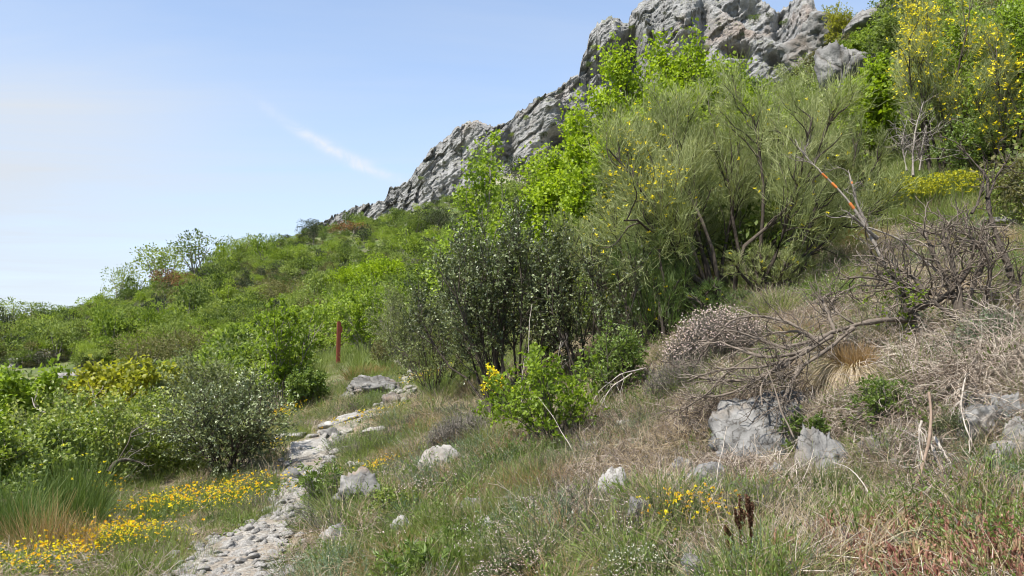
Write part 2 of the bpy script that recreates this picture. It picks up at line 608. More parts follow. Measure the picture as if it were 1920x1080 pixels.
M['rock_big'] = rock_mat('limestone_outcrop', 1.2, [(.075, .073, .069), (.15, .146, .139), (.25, .243, .23)], stain_amt=.2, bump=0.9, bumpdist=0.12)
M['rock_bank'] = rock_mat('bank_limestone', 8.0, [(.085, .082, .077), (.165, .160, .151), (.255, .247, .234)], stain=(.30, .19, .08), stain_amt=.35, bump=1.0, bumpdist=0.02, lichen=.6)
M['stone'] = rock_mat('pale_stone', 9.0, [(.15, .141, .125), (.26, .247, .226), (.37, .355, .33)], stain_amt=0.25, bump=0.6, bumpdist=0.01, lichen=0.2)

# ------------------------------------------------------------------ terrain
SP, CP = math.sin(PITCH), math.cos(PITCH)


def ray(px, py):
    xc = (np.asarray(px, float) - 960) / FPX
    yc = (540 - np.asarray(py, float)) / FPX
    return np.stack([xc, CP - yc * SP, SP + yc * CP], -1)


def at(px, py, Y):
    d = ray(px, py)
    return d * (np.asarray(Y, float) / d[..., 1])[..., None]


def proj(p):
    p = np.asarray(p, float)
    f = p[..., 1] * CP + p[..., 2] * SP
    f = np.where(np.abs(f) < 1e-3, 1e-3, f)
    u_ = -p[..., 1] * SP + p[..., 2] * CP
    return 960 + FPX * p[..., 0] / f, 540 - FPX * u_ / f, f


CTRL = [
    (0,1080,5.2),(420,1080,5.6),(700,1080,5.0),(960,1080,4.5),(1250,1080,4.1),(1500,1080,3.8),(1920,1080,3.4),
    (100,1010,6.5),(480,1000,6.8),(700,980,6.2),(960,980,5.4),(1250,980,4.9),(1550,980,4.6),(1920,980,4.1),
    (100,920,9),(300,920,9),(560,900,8.7),(700,900,8.3),(960,890,6.8),(1250,890,6.0),(1550,890,5.5),(1900,890,4.9),
    (60,850,14),(400,840,12),(600,820,11),(850,800,9.6),(1080,810,7.8),(1300,800,6.7),(1550,800,6.0),(1900,800,5.3),
    (650,740,14.5),(800,730,13.5),(950,730,11.5),(1200,720,8.8),(1400,720,7.4),(1650,700,6.5),(1900,690,5.7),
    (1300,620,9.2),(1500,600,8.2),(1750,620,7.0),(1900,600,6.6),(1100,650,12),
    (1250,560,11.5),(1450,540,10.3),(1650,520,9.5),(1900,480,9.3),
    (1900,380,12.5),(1700,370,14),(1450,420,16),(1200,470,18),(1000,540,21),
    (1900,200,20),(1720,190,25),(1500,250,30),(1300,330,34),(1100,420,38),(950,480,44),
    (1560,90,50),(1620,50,50),(1700,0,45),(1920,-160,38),(1480,190,56),(1560,150,70),(1640,120,90),(1800,60,100),
    (1350,250,70),(1150,300,80),(1000,370,90),
    (760,690,19),(640,692,20),(632,672,24),(740,668,24),(860,660,20),(700,628,40),(850,565,45),
    (450,745,20),(300,775,25),(100,760,45),(0,750,58),(130,716,65),(300,690,70),(0,655,85),(200,625,90),(400,625,80),
    (550,608,70),(600,568,100),(450,545,112),(300,565,112),(100,622,108),
    (0,634,120),(100,613,126),(200,585,132),(300,549,140),(400,512,152),(500,474,166),(600,440,186),(700,422,206),
    (800,396,226),(870,378,242),(750,485,130),(850,455,132),(700,562,80),(800,545,82),(950,410,160),(1000,360,225),
    (0,655,220),(300,592,260),(500,515,300),(600,462,340),(720,432,345),(850,376,335),(1000,308,330),(1200,262,320),(1500,190,310),
    (0,660,500),(300,590,600),(600,470,900),(1000,360,900),(1500,260,900),(1750,100,300),
    (-500,1080,5),(-500,860,15),(-400,740,100),(-400,690,300),(-400,690,900),
    (2400,1080,3.1),(2400,760,5.0),(2400,300,11),(2400,-200,25),(2400,-120,80),(2400,0,300),(2400,50,900),
]
_c = np.array(CTRL, float)
_cp = at(_c[:, 0], _c[:, 1], _c[:, 2])
_ca = np.arctan2(_cp[:, 0], _cp[:, 1])
_cr = np.hypot(_cp[:, 0], _cp[:, 1])
_cf = (_cp[:, 2] + 1.6) / _cr
ex = []
for a_, f_ in ((-180, -.12), (180, -.12), (-120, -.25), (120, .25), (-75, -.2), (75, .45), (0, .03), (-35, -.01), (35, .2)):
    for r_ in ((2, 8, 60, 900) if abs(a_) > 60 else (1.5, 2.6)):
        ex.append((math.radians(a_), r_, f_ if r_ < 300 else f_ * .5))
ex = np.array(ex)
_ca = np.concatenate([_ca, ex[:, 0]])
_cr = np.concatenate([_cr, ex[:, 1]])
_cf = np.concatenate([_cf, ex[:, 2]])
_cx = np.stack([_ca * 2.2, np.log(_cr)], -1)


def _k(r2):
    return 0.5 * r2 * np.log(r2 + 1e-12)


n_ = len(_cx)
A_ = np.zeros((n_ + 3, n_ + 3))
A_[:n_, :n_] = _k(((_cx[:, None] - _cx[None]) ** 2).sum(-1)) + np.eye(n_) * 2e-4
A_[:n_, n_] = 1
A_[:n_, n_ + 1:] = _cx
A_[n_, :n_] = 1
A_[n_ + 1:, :n_] = _cx.T
_w = np.linalg.solve(A_, np.concatenate([_cf, np.zeros(3)]))


def tps(ang, lr):
    q = np.stack([ang * 2.2, lr], -1)
    out = np.empty(q.shape[:-1])
    fl = q.reshape(-1, 2)
    o = out.reshape(-1)
    for s in range(0, len(fl), 20000):
        c = fl[s:s + 20000]
        o[s:s + 20000] = _k(((c[:, None] - _cx[None]) ** 2).sum(-1)) @ _w[:n_] + _w[n_] + c @ _w[n_ + 1:]
    return out


GA = np.concatenate([np.radians(np.linspace(-180, -44, 35)[:-1]), np.radians(np.linspace(-44, 44, 440)), np.radians(np.linspace(44, 180, 35)[1:])])
GR = np.exp(np.linspace(math.log(1.2), math.log(1600), 400))
_aa, _rr = np.meshgrid(GA, GR)                 # (r, a)
GF = tps(_aa, np.log(_rr))
GZ = GF * _rr - 1.6
_xx, _yy = np.sin(_aa) * _rr, np.cos(_aa) * _rr
_pp = np.stack([_xx, _yy, np.zeros_like(_xx)], -1)
bump_ = fbm(_pp * 1.1, 4) * 0.07 * np.clip(_rr / 6, .4, 1.2) + fbm(_pp * 0.12 + 9, 3) * 0.35 * np.clip((_rr - 12) / 40, 0, 1.6)
_ppx, _ppy, _ = proj(np.stack([_xx, _yy, GZ], -1))
# the bank on the right of the path is broken ground: extra relief there
bankw = np.exp(-((_ppx - 1620) / 420) ** 2 - ((_ppy - 800) / 150) ** 2) * (_rr < 12) * (_yy > 0)
bump_ = bump_ + bankw * (0.30 * fbm(_pp * 1.9 + 4, 4) + .10 * facets(_pp * 2.6 + .4 * np.stack([bump_, bump_, bump_], -1)) - .05 * fbm(_pp * 5 + 2, 3, .6, 2, True))
GZ = GZ + bump_


def H(x, y):
    x, y = np.asarray(x, float), np.asarray(y, float)
    a = np.arctan2(x, y)
    r = np.clip(np.hypot(x, y), GR[0], GR[-1] * .999)
    ia = np.clip(np.interp(a, GA, np.arange(len(GA))), 0, len(GA) - 1.001)
    ir = np.clip((np.log(r) - math.log(GR[0])) / (math.log(GR[1]) - math.log(GR[0])), 0, len(GR) - 1.001)
    i, j = ir.astype(int), ia.astype(int)
    f, g = ir - i, ia - j
    return (GZ[i, j] * (1 - f) + GZ[i + 1, j] * f) * (1 - g) + (GZ[i, j + 1] * (1 - f) + GZ[i + 1, j + 1] * f) * g


def gp(px, py, rmin=1.5, rmax=1500.0, lift=0.0):
    """first ground point along the sight line through a pixel of the 1920 x 1080 photograph"""
    d = ray(px, py)
    hy = math.hypot(d[0], d[1])
    e = d[2] / hy
    rs = np.exp(np.linspace(math.log(rmin), math.log(rmax), 1400))
    z = H(d[0] / hy * rs, d[1] / hy * rs) + lift - e * rs
    k = np.argmax(z >= 0)
    if z[k] < 0:
        return None
    if k > 0:
        r = rs[k - 1] + (rs[k] - rs[k - 1]) * (-z[k - 1]) / (z[k] - z[k - 1] + 1e-9)
    else:
        r = rs[0]
    x, y = d[0] / hy * r, d[1] / hy * r
    return A3(x, y, float(H(x, y)))


def Yb(px, py):
    """depth at which the ground is seen at a pixel"""
    return float(gp(px, py)[1])


def gy(px, Y):
    """ground point under column px at depth Y"""
    x = (px - 960) / FPX * Y * 1.0
    for _ in range(6):
        z = float(H(x, Y))
        x = (px - 960) / FPX * (Y * CP + z * SP)
    return A3(x, Y, float(H(x, Y)))


def blob(px, py, L):
    w = 0
    for cx_, cy_, rx, ry, a in L:
        w = w + a * np.exp(-((px - cx_) / rx) ** 2 - ((py - cy_) / ry) ** 2)
    return w


def ground_mat():
    m, t = mat_new('stony_earth')
    geo = nd(t, 'ShaderNodeNewGeometry')
    P_ = geo.outputs['Position']

    def noise(s, d=6, r=.6):
        n = nd(t, 'ShaderNodeTexNoise')
        n.inputs['Scale'].default_value = s
        n.inputs['Detail'].default_value = d
        n.inputs['Roughness'].default_value = r
        t.links.new(P_, n.inputs['Vector'])
        return n.outputs[0]
    n1, n2, n3 = noise(1.3), noise(14), noise(60)
    c = ramp(t, n2, [(.3, (.11, .08, .058)), (.5, (.235, .18, .132)), (.7, (.37, .305, .24))])
    g = ramp(t, n1, [(.42, (0, 0, 0)), (.6, (1, 1, 1))])
    c = mixc(t, mth(t, 'MULTIPLY', g, .55), c, (.11, .12, .045))
    far = nd(t, 'ShaderNodeAttribute', attribute_name='tint')
    n4 = noise(.16, 7)
    cf = ramp(t, n4, [(.35, (.045, .07, .022)), (.5, (.085, .115, .035)), (.65, (.15, .15, .075))])
    dry = nd(t, 'ShaderNodeAttribute', attribute_name='dry')
    n5 = noise(.5, 8)
    cd = ramp(t, n5, [(.38, (.10, .115, .055)), (.5, (.21, .20, .12)), (.62, (.30, .28, .23))])
    c = mixc(t, far.outputs['Fac'], c, cf)
    c = mixc(t, dry.outputs['Fac'], c, cd)
    vo = nd(t, 'ShaderNodeTexVoronoi')
    vo.inputs['Scale'].default_value = 22
    t.links.new(P_, vo.inputs['Vector'])
    peb = ramp(t, vo.outputs['Distance'], [(.12, (1, 1, 1)), (.28, (0, 0, 0))])
    pm = mth(t, 'MULTIPLY', peb, ramp(t, n2, [(.5, (0, 0, 0)), (.62, (1, 1, 1))]))
    c = mixc(t, mth(t, 'MULTIPLY', pm, mth(t, 'SUBTRACT', 1.0, far.outputs['Fac'])), c, (.30, .285, .255))
    p = nd(t, 'ShaderNodeBsdfPrincipled')
    p.inputs['Roughness'].default_value = .95
    p.inputs['Specular IOR Level'].default_value = .1
    t.links.new(c, p.inputs['Base Color'])
    b = nd(t, 'ShaderNodeBump')
    b.inputs['Strength'].default_value = .9
    b.inputs['Distance'].default_value = .03
    t.links.new(mth(t, 'ADD', n2, mth(t, 'ADD', mth(t, 'MULTIPLY', n3, .5), mth(t, 'MULTIPLY', peb, .3))), b.inputs['Height'])
    t.links.new(b.outputs[0], p.inputs['Normal'])
    o = nd(t, 'ShaderNodeOutputMaterial')
    t.links.new(p.outputs[0], o.inputs[0])
    return m


M['ground'] = ground_mat()


def grid_quads(nr, nc):
    i = np.arange(nr * nc).reshape(nr, nc)
    return np.stack([i[:-1, :-1], i[:-1, 1:], i[1:, 1:], i[1:, :-1]], -1).reshape(-1, 4)


def build_ground():
    g = Geo()
    V = np.stack([_xx, _yy, GZ], -1)
    far = np.clip((np.log(_rr) - math.log(11)) / (math.log(30) - math.log(11)), 0, 1)
    nc = len(GA)
    g.add(V, Q=grid_quads(len(GR), nc)[:, ::-1], tint=far.ravel())
    # close the small hole under the viewer's feet
    c = g.n
    cz = GZ[0].mean()
    g.add([[0, 0, cz]], tint=0)
    i = np.arange(nc - 1)
    T = np.stack([np.full(nc - 1, c), i + 1, i], -1)
    g.t.append(T)
    me = g.mesh('ground', M['ground'], True)
    dry = np.clip((_rr - 225) / 40, 0, 1) * (_ppx > 560) + .3 * np.exp(-((_ppx - 60) / 130) ** 2 - ((_ppy - 715) / 35) ** 2)
    at_ = me.attributes.new('dry', 'FLOAT', 'POINT')
    at_.data.foreach_set('value', np.concatenate([np.clip(dry, 0, 1).ravel(), [0]]).astype(np.float32))
    link('ground', me, kind='structure')


build_ground()

# the stony footpath: a strip that follows the slope and sinks into the ground at its edges
PATH_PX = [(395,1150,100),(420,1085,96),(455,1030,78),(505,990,46),(548,945,30),(562,905,36),(575,860,44),(600,825,48),(650,795,38),(705,772,28),(748,748,18),(772,722,13),(775,698,10),(745,676,8)]


def path_line():
    pts, ws = [], []
    for px, py, hw in PATH_PX:
        p = gp(px, py) if py < 1140 else at(px, py, 4.3)
        pts.append(p[:2])
        ws.append(hw / FPX * p[1])
    return np.array(pts), np.array(ws)


PL, PW = path_line()
_s = np.concatenate([[0], np.cumsum(np.linalg.norm(np.diff(PL, axis=0), axis=1))])
PS = np.linspace(0, _s[-1], 240)
PLx = np.stack([np.interp(PS, _s, PL[:, k]) for k in (0, 1)], -1)
PWx = np.interp(PS, _s, PW)
for _ in range(8):
    PLx[1:-1] = (PLx[:-2] + PLx[1:-1] * 2 + PLx[2:]) / 4
    PWx[1:-1] = (PWx[:-2] + PWx[1:-1] * 2 + PWx[2:]) / 4


def path_dist(x, y):
    """distance from the path's middle in half-widths"""
    p = np.stack([x, y], -1).reshape(-1, 2)
    out = np.full(len(p), 9.0)
    for s in range(0, len(p), 20000):
        d = np.linalg.norm(p[s:s + 20000, None] - PLx[None], axis=-1)
        out[s:s + 20000] = (d / PWx[None]).min(1)
    return out.reshape(np.shape(x))


def path_mat():
    m, t = mat_new('path_gravel')
    geo = nd(t, 'ShaderNodeNewGeometry')
    vo = nd(t, 'ShaderNodeTexVoronoi')
    vo.inputs['Scale'].default_value = 28
    vo.inputs['Randomness'].default_value = 1
    t.links.new(geo.outputs['Position'], vo.inputs['Vector'])
    n = nd(t, 'ShaderNodeTexNoise')
    n.inputs['Scale'].default_value = 3
    n.inputs['Detail'].default_value = 8
    t.links.new(geo.outputs['Position'], n.inputs['Vector'])
    n2 = nd(t, 'ShaderNodeTexNoise')
    n2.inputs['Scale'].default_value = 70
    n2.inputs['Detail'].default_value = 4
    t.links.new(geo.outputs['Position'], n2.inputs['Vector'])
    sp_ = nd(t, 'ShaderNodeSeparateColor')
    t.links.new(vo.outputs['Color'], sp_.inputs[0])
    c = ramp(t, sp_.outputs[0], [(0, (.15, .13, .105)), (.5, (.235, .21, .177)), (1, (.38, .36, .32))])
    e = ramp(t, n.outputs[0], [(.42, (0, 0, 0)), (.6, (1, 1, 1))])
    c = mixc(t, mth(t, 'MULTIPLY', e, .85), c, (.20, .155, .11))
    c = mixc(t, .35, c, ramp(t, n2.outputs[0], [(.3, (.10, .09, .075)), (.7, (.36, .34, .30))]))
    p = nd(t, 'ShaderNodeBsdfPrincipled')
    p.inputs['Roughness'].default_value = .95
    p.inputs['Specular IOR Level'].default_value = .1
    t.links.new(c, p.inputs['Base Color'])
    b = nd(t, 'ShaderNodeBump')
    b.inputs['Strength'].default_value = 1
    b.inputs['Distance'].default_value = .02
    t.links.new(mth(t, 'SUBTRACT', mth(t, 'MULTIPLY', n2.outputs[0], .4), vo.outputs['Distance']), b.inputs['Height'])
    t.links.new(b.outputs[0], p.inputs['Normal'])
    o = nd(t, 'ShaderNodeOutputMaterial')
    t.links.new(p.outputs[0], o.inputs[0])
    return m


M['path'] = path_mat()


def build_path():
    tg = unit(np.gradient(PLx, axis=0))
    nr = np.stack([tg[:, 1], -tg[:, 0]], -1)
    cs = np.linspace(-1.15, 1.15, 21)
    wob = 1 + .22 * perlin(np.stack([PS * 1.3, PS * 0, PS * 0 + 3], -1))
    X = PLx[:, None] + nr[:, None] * cs[None, :, None] * (PWx * wob)[:, None, None]
    x, y = X[..., 0], X[..., 1]
    lift = .035 * np.clip((1 - np.abs(cs)) * 3, -1.2, 1)[None] + .012 * fbm(np.stack([x * 5, y * 5, x * 0], -1), 3)
    z = H(x, y) + lift
    g = Geo()
    g.add(np.stack([x, y, z], -1), Q=grid_quads(240, 21), tint=.5)
    link('footpath', g.mesh('footpath', M['path'], True), kind='structure')


build_path()

# ------------------------------------------------------------------ limestone cliffs
def cliff_mat(name, dark, mid, light):
    m, t = mat_new(name)
    geo = nd(t, 'ShaderNodeNewGeometry')
    P_ = geo.outputs['Position']

    def noise(s, d=8, r=.62, rot=None, sc3=None):
        n = nd(t, 'ShaderNodeTexNoise')
        n.inputs['Scale'].default_value = s
        n.inputs['Detail'].default_value = d
        n.inputs['Roughness'].default_value = r
        v = P_
        if sc3:
            mp_ = nd(t, 'ShaderNodeMapping')
            mp_.inputs['Scale'].default_value = sc3
            mp_.inputs['Rotation'].default_value = rot or (0, 0, 0)
            t.links.new(P_, mp_.inputs[0])
            v = mp_.outputs[0]
        t.links.new(v, n.inputs['Vector'])
        return n.outputs[0]
    n1 = noise(.05, 9, .7)
    n2 = noise(.42, 9, .7)
    n3 = noise(.16, 7, .6, None, (1.5, 1.5, .22))            # water streaks down the face
    n4 = noise(.09, 7, .6, (0, .55, 0), (.4, 1, 3.2))         # tilted beds
    f = mth(t, 'ADD', mth(t, 'MULTIPLY', n2, .45), mth(t, 'ADD', mth(t, 'MULTIPLY', n1, .3), mth(t, 'MULTIPLY', n4, .25)))
    c = ramp(t, f, [(.36, dark), (.5, mid), (.62, light)])
    st = ramp(t, n3, [(.50, (0, 0, 0)), (.62, (1, 1, 1))])
    c = mixc(t, mth(t, 'MULTIPLY', st, .6), c, (.15, .149, .147))
    nw = noise(.028, 5)
    wm = mth(t, 'MULTIPLY', ramp(t, nw, [(.53, (0, 0, 0)), (.66, (1, 1, 1))]), .6)
    c = mixc(t, wm, c, (.27, .195, .15))
    # low plants on the ledges
    up = nd(t, 'ShaderNodeSeparateXYZ')
    t.links.new(geo.outputs['Normal'], up.inputs[0])
    vg = noise(.12, 7)
    vm = mth(t, 'MULTIPLY', ramp(t, up.outputs[2], [(.5, (0, 0, 0)), (.72, (1, 1, 1))]), ramp(t, vg, [(.44, (0, 0, 0)), (.54, (1, 1, 1))]))
    c = mixc(t, mth(t, 'MULTIPLY', vm, .8), c, (.105, .115, .055))
    p = nd(t, 'ShaderNodeBsdfPrincipled')
    p.inputs['Roughness'].default_value = .95
    p.inputs['Specular IOR Level'].default_value = .1
    t.links.new(c, p.inputs['Base Color'])
    vo = nd(t, 'ShaderNodeTexVoronoi', feature='DISTANCE_TO_EDGE')
    vo.inputs['Scale'].default_value = .34
    mx_ = nd(t, 'ShaderNodeMapping')
    mx_.inputs['Scale'].default_value = (.7, 1, 1.6)
    mx_.inputs['Rotation'].default_value = (0, .6, 0)
    t.links.new(P_, mx_.inputs[0])
    t.links.new(mx_.outputs[0], vo.inputs['Vector'])
    cr = ramp(t, vo.outputs['Distance'], [(0, (0, 0, 0)), (.12, (1, 1, 1))])
    b = nd(t, 'ShaderNodeBump')
    b.inputs['Strength'].default_value = 1.0
    b.inputs['Distance'].default_value = 1.6
    t.links.new(mth(t, 'ADD', n2, mth(t, 'ADD', mth(t, 'MULTIPLY', cr, .03), mth(t, 'MULTIPLY', n4, .9))), b.inputs['Height'])
    t.links.new(b.outputs[0], p.inputs['Normal'])
    o = nd(t, 'ShaderNodeOutputMaterial')
    t.links.new(p.outputs[0], o.inputs[0])
    return m


M['cliff'] = cliff_mat('cliff_limestone', (.15, .15, .15), (.275, .272, .265), (.39, .386, .376))


def build_cliff(name, ridge, base, depth, nu, nv, feats=(), jag=1.0, seed=0, lean=.30):
    ridge, base, depth = np.array(ridge, float), np.array(base, float), np.array(depth, float)
    px = np.linspace(ridge[0, 0], ridge[-1, 0], nu)
    rp = np.interp(px, ridge[:, 0], ridge[:, 1])
    bp = np.interp(px, base[:, 0], base[:, 1])
    dp = np.interp(px, depth[:, 0], depth[:, 1])
    jn = np.stack([px * .055, px * 0 + seed, px * 0], -1)
    rp = rp - jag * (6 * fbm(jn, 5, .65) + 5 * np.maximum(facets(jn * 1.6 + 3), -.2) + 2.2 * facets(jn * 4.1 + 8) - 1.5)
    B = at(px, bp, dp)
    B2 = B.copy()
    R0 = at(px, rp, dp)
    hgt = R0[:, 2] - B[:, 2]
    dl = dp + hgt * lean
    R1 = at(px, rp, dl)
    v = np.linspace(-.06, 1, nv)
    P_ = B2[None] * (1 - v)[:, None, None] + R1[None] * v[:, None, None]
    W_ = P_ + seed * 31.0
    vv = np.broadcast_to(v[:, None], (nv, nu))
    fade = np.clip((1 - vv) / .06, .45, 1)
    but = fbm(W_ * A3(.026, .026, .010), 4, .5, 2, True)
    rot = np.stack([W_[..., 0] * .82 + W_[..., 2] * .57, W_[..., 1], -W_[..., 0] * .57 + W_[..., 2] * .82], -1)
    wv = np.stack([fbm(W_ * .09, 3), fbm(W_ * .09 + 5, 3), fbm(W_ * .09 + 9, 3)], -1)
    f0 = facets(W_ * A3(.05, .05, .024) + .5 * wv)
    f1 = facets(rot * A3(.05, .11, .17) + .35 * wv)
    f2 = facets(rot * A3(.14, .28, .46) + .35 * wv)
    f3 = facets(rot * A3(.45, .8, 1.2) + .3 * wv)
    med = fbm(W_ * A3(.10, .10, .04), 4, .55, 2.03)
    bed = fbm(rot * A3(.02, .05, .22), 4, .6, 2.1, True)
    fine = fbm(rot * A3(.35, .6, .9), 3, .6)
    dis = 7.0 * but + 6.0 * f0 + 2.7 * f1 + 1.3 * f2 + .6 * f3 + 2.0 * med + 1.2 * bed + .8 * fine - 5
    dis = dis * fade * .8
    ppx = np.broadcast_to(px[None], (nv, nu))
    ppy = bp[None] + (rp - bp)[None] * v[:, None]
    for (fx, fy, rx, ry, amp, sharp) in feats:
        e = ((ppx - fx) / rx) ** 2 + ((ppy - fy) / ry) ** 2
        dis = dis + amp * np.exp(-np.power(e, sharp))
    toward = unit(-P_ * A3(1, 1, 0) + A3(0, 0, 1e-6))
    P_ = P_ + toward * dis[..., None]
    P_[..., 2] += fade * (1.0 * med + .5 * fine)
    # the top runs back and down behind the ridge
    last = P_[-1]
    nb = 26
    bk = np.linspace(0, 1, nb + 1)[1:]
    away = unit(last * A3(1, 1, 0))
    Q_ = last[None] + away[None] * (bk[:, None, None] * 90) + A3(0, 0, -1) * (bk ** 1.2)[:, None, None] * (hgt * .9 + 25)[None, :, None]
    Q_[..., 2] += 2.5 * fbm(Q_ * .07, 3) * np.clip(bk * 6, 0, 1)[:, None]
    V = np.concatenate([P_, Q_])
    g = Geo()
    g.add(V, Q=grid_quads(nv + nb, nu), tint=.5)
    link(name, g.mesh(name, M['cliff'], False), kind='structure')
    return V[:nv]


RIDGE = [(520,480),(575,446),(600,416),(640,397),(700,382),(722,374),(731,350),(752,348),(770,335),(790,305),(800,290),(830,262),(860,238),(885,232),(905,235),(925,242),(950,230),(965,213),(985,205),(1000,190),(1015,185),(1040,168),(1060,150),(1085,140),(1090,112),(1100,95),(1106,66),(1120,50),(1150,40),(1178,43),(1181,28),(1200,14),(1225,0),(1262,-15),(1310,-8),(1345,14),(1380,40),(1420,62),(1460,78),(1490,92),(1520,104),(1560,122),(1620,150)]
BASE = [(520,500),(600,455),(720,420),(850,372),(1000,318),(1200,275),(1500,205),(1620,190)]
DEPTH = [(470,430),(700,395),(850,372),(1000,350),(1180,335),(1320,318),(1620,300)]
FEATS = [(1185,112,26,48,-17,2.0), (1150,150,40,26,-10,1.6), (1205,95,14,62,9,1.6), (1262,90,52,80,7,1.5), (1140,75,26,42,6,1.6),
         (1385,98,26,14,-12,1.6), (1455,112,24,14,-10,1.6), (1320,60,10,90,-6,1.5), (1048,262,20,14,-9,1.5), (905,260,55,40,5,1.5), (958,280,10,46,-7,1.5),
         (800,330,20,30,4,1.5), (1105,180,12,60,-6,1.5), (1030,215,22,40,5,1.5)]
CLIFF_V = build_cliff('cliff', RIDGE, BASE, DEPTH, 640, 210, FEATS)
RIDGE2 = [(1230,40),(1262,6),(1300,-12),(1330,-30),(1380,-34),(1412,-12),(1430,2),(1447,14),(1455,19),(1466,14),(1480,6),(1492,-4),(1508,-8),(1524,-2),(1529,14),(1538,26),(1545,40),(1552,52),(1580,70),(1640,100)]
CLIFF_U = build_cliff('cliff_summit', RIDGE2, [(1230,180),(1640,200)], [(1230,410),(1470,395),(1560,370),(1640,360)], 300, 120,
                      [(1400,30,30,26,-8,1.5), (1505,40,20,44,8,1.5), (1458,60,8,40,-6,1.5)], seed=3)

# ------------------------------------------------------------------ rocks
def ico_dirs(n):
    import bmesh
    bm = bmesh.new()
    bmesh.ops.create_icosphere(bm, subdivisions=n, radius=1)
    V = np.array([v.co[:] for v in bm.verts])
    T = np.array([[v.index for v in f.verts] for f in bm.faces])
    bm.free()
    return V, T


ICO = {n: ico_dirs(n) for n in (2, 3, 4, 5)}


def rock_geo(rng, size=(1, 1, 1), sub=4, planes=14, rough=.06, layers=0.0, soft=.0):
    V, T = ICO[sub]
    N = unit(rng.normal(size=(planes, 3)))
    D = rng.uniform(.62, 1.0, planes)
    dots = V @ N.T
    r = np.where(dots > .05, D[None] / np.maximum(dots, .05), 9)
    k = 14.0
    r = -np.log(np.exp(-k * np.minimum(r, 3)).sum(1)) / k if soft else r.min(1)
    r = np.minimum(r, 1.25)
    P_ = V * r[:, None]
    o = rng.uniform(0, 50, 3)
    n_ = fbm(P_ * 2.2 + o, 5, .55)
    P_ = P_ + V * (rough * .5 * n_ + rough * 2.6 * (facets(P_ * 1.7 + o) - .25) + rough * 1.5 * facets(P_ * 4 + o) + rough * .6 * facets(P_ * 9 + o))[:, None]
    if layers:
        P_ = P_ + V * (layers * (np.abs(((P_ @ unit(A3(.2, .3, 1))) * 4.5 + n_ * .6) % 1 - .5) - .25))[:, None] * A3(1, 1, .2)
    return P_ * A3(*size), T


def rock_mesh(name, rng, size, mat, **kw):
    g = Geo()
    V, T = rock_geo(rng, size, **kw)
    g.add(V, T=T)
    return g.mesh(name, mat, False)


# ------------------------------------------------------------------ plant builders (base at the origin)
def shrub_skeleton(rng, h, w, d=None, nst=9, n1=7, n2=5, K=6, wob=.13, up=.05, tilt=.9, l1=.5, l2=.3, a1=(.4, .95), a2=(.35, 1.0), t1=.2, base=.06):
    d = d or w
    az_ = rng.uniform(0, 2 * math.pi, nst)
    tl = np.sqrt(rng.uniform(.0, 1, nst)) * tilt
    D0 = np.stack([np.sin(az_) * np.sin(tl), np.cos(az_) * np.sin(tl), np.cos(tl)], -1)
    P0 = np.stack([np.sin(az_) * base * rng.uniform(.2, 1, nst), np.cos(az_) * base * rng.uniform(.2, 1, nst), np.full(nst, -.04)], -1)
    S0 = grow(rng, P0, D0, rng.uniform(.75, 1.0, nst), K, wob, (0, 0, up))
    p, dd, pi, t = spawn(rng, S0, n1, t1, 1, *a1)
    S1 = grow(rng, p, dd, l1 * (1.15 - .6 * t) * rng.uniform(.6, 1.1, len(t)), K, wob, (0, 0, up))
    p, dd, pi, t = spawn(rng, S1, n2, .15, 1, *a2)
    S2 = grow(rng, p, dd, l2 * (1.1 - .4 * t) * rng.uniform(.6, 1.1, len(t)), max(4, K - 2), wob, (0, 0, up))
    al = np.concatenate([s.reshape(-1, 3) for s in (S0, S1, S2)])
    q = np.percentile
    fx = w * .5 / max(q(np.abs(al[:, 0]), 97), .01)
    fy = d * .5 / max(q(np.abs(al[:, 1]), 97), .01)
    fz = h / max(q(al[:, 2], 98.5), .01)
    f = A3(fx, fy, fz)
    return S0 * f, S1 * f, S2 * f


def on_twigs(rng, S, n, t0=.1, t1=1.0, ang=(.5, 1.2)):
    p, dd, pi, t = spawn(rng, S, n, t0, t1, *ang)
    return p, dd


def leafy(name, rng, h, w, leaf, bark, nleaf=14, ll=.05, lw=.025, r0=.018, d=None, six=False, up=.45, tintz=.25, leaf1=0, stem_name='stem', fol_name='foliage', clump=0, jit=.02, fold=.25, **kw):
    S0, S1, S2 = shrub_skeleton(rng, h, w, d, **kw)
    g = Geo()
    tubes(g, S0, taper(len(S0), S0.shape[1], r0, r0 * .35), 5, rng.uniform(.2, .8, len(S0)))
    tubes(g, S1, taper(len(S1), S1.shape[1], r0 * .42, r0 * .16), 4, rng.uniform(.2, .8, len(S1)))
    tubes(g, S2, taper(len(S2), S2.shape[1], r0 * .18, r0 * .07), 3, rng.uniform(.2, .8, len(S2)))
    p, dd = on_twigs(rng, S2, nleaf)
    if leaf1:
        p1, d1 = on_twigs(rng, S1, leaf1, .4)
        p, dd = np.concatenate([p, p1]), np.concatenate([dd, d1])
    if clump:
        p = np.repeat(p, clump, 0) + rng.normal(size=(len(p) * clump, 3)) * jit
        dd = unit(np.repeat(dd, clump, 0) + rng.normal(size=(len(p), 3)) * .8)
    else:
        p = p + rng.normal(size=p.shape) * jit * .3
    gl = Geo()
    n = len(p)
    tint = np.clip(rng.normal(.45, .2, n) + tintz * (perlin(p * (2.2 / max(h, .3)) + 3) * 1.2), 0, 1)
    leaves(gl, p, dd, ll * rng.uniform(.6, 1.25, n), lw * rng.uniform(.7, 1.2, n), tint, fold, rng, up, six)
    return [(stem_name, g.mesh(name + '_' + stem_name, bark, True)), (fol_name, gl.mesh(name + '_' + fol_name, leaf))]


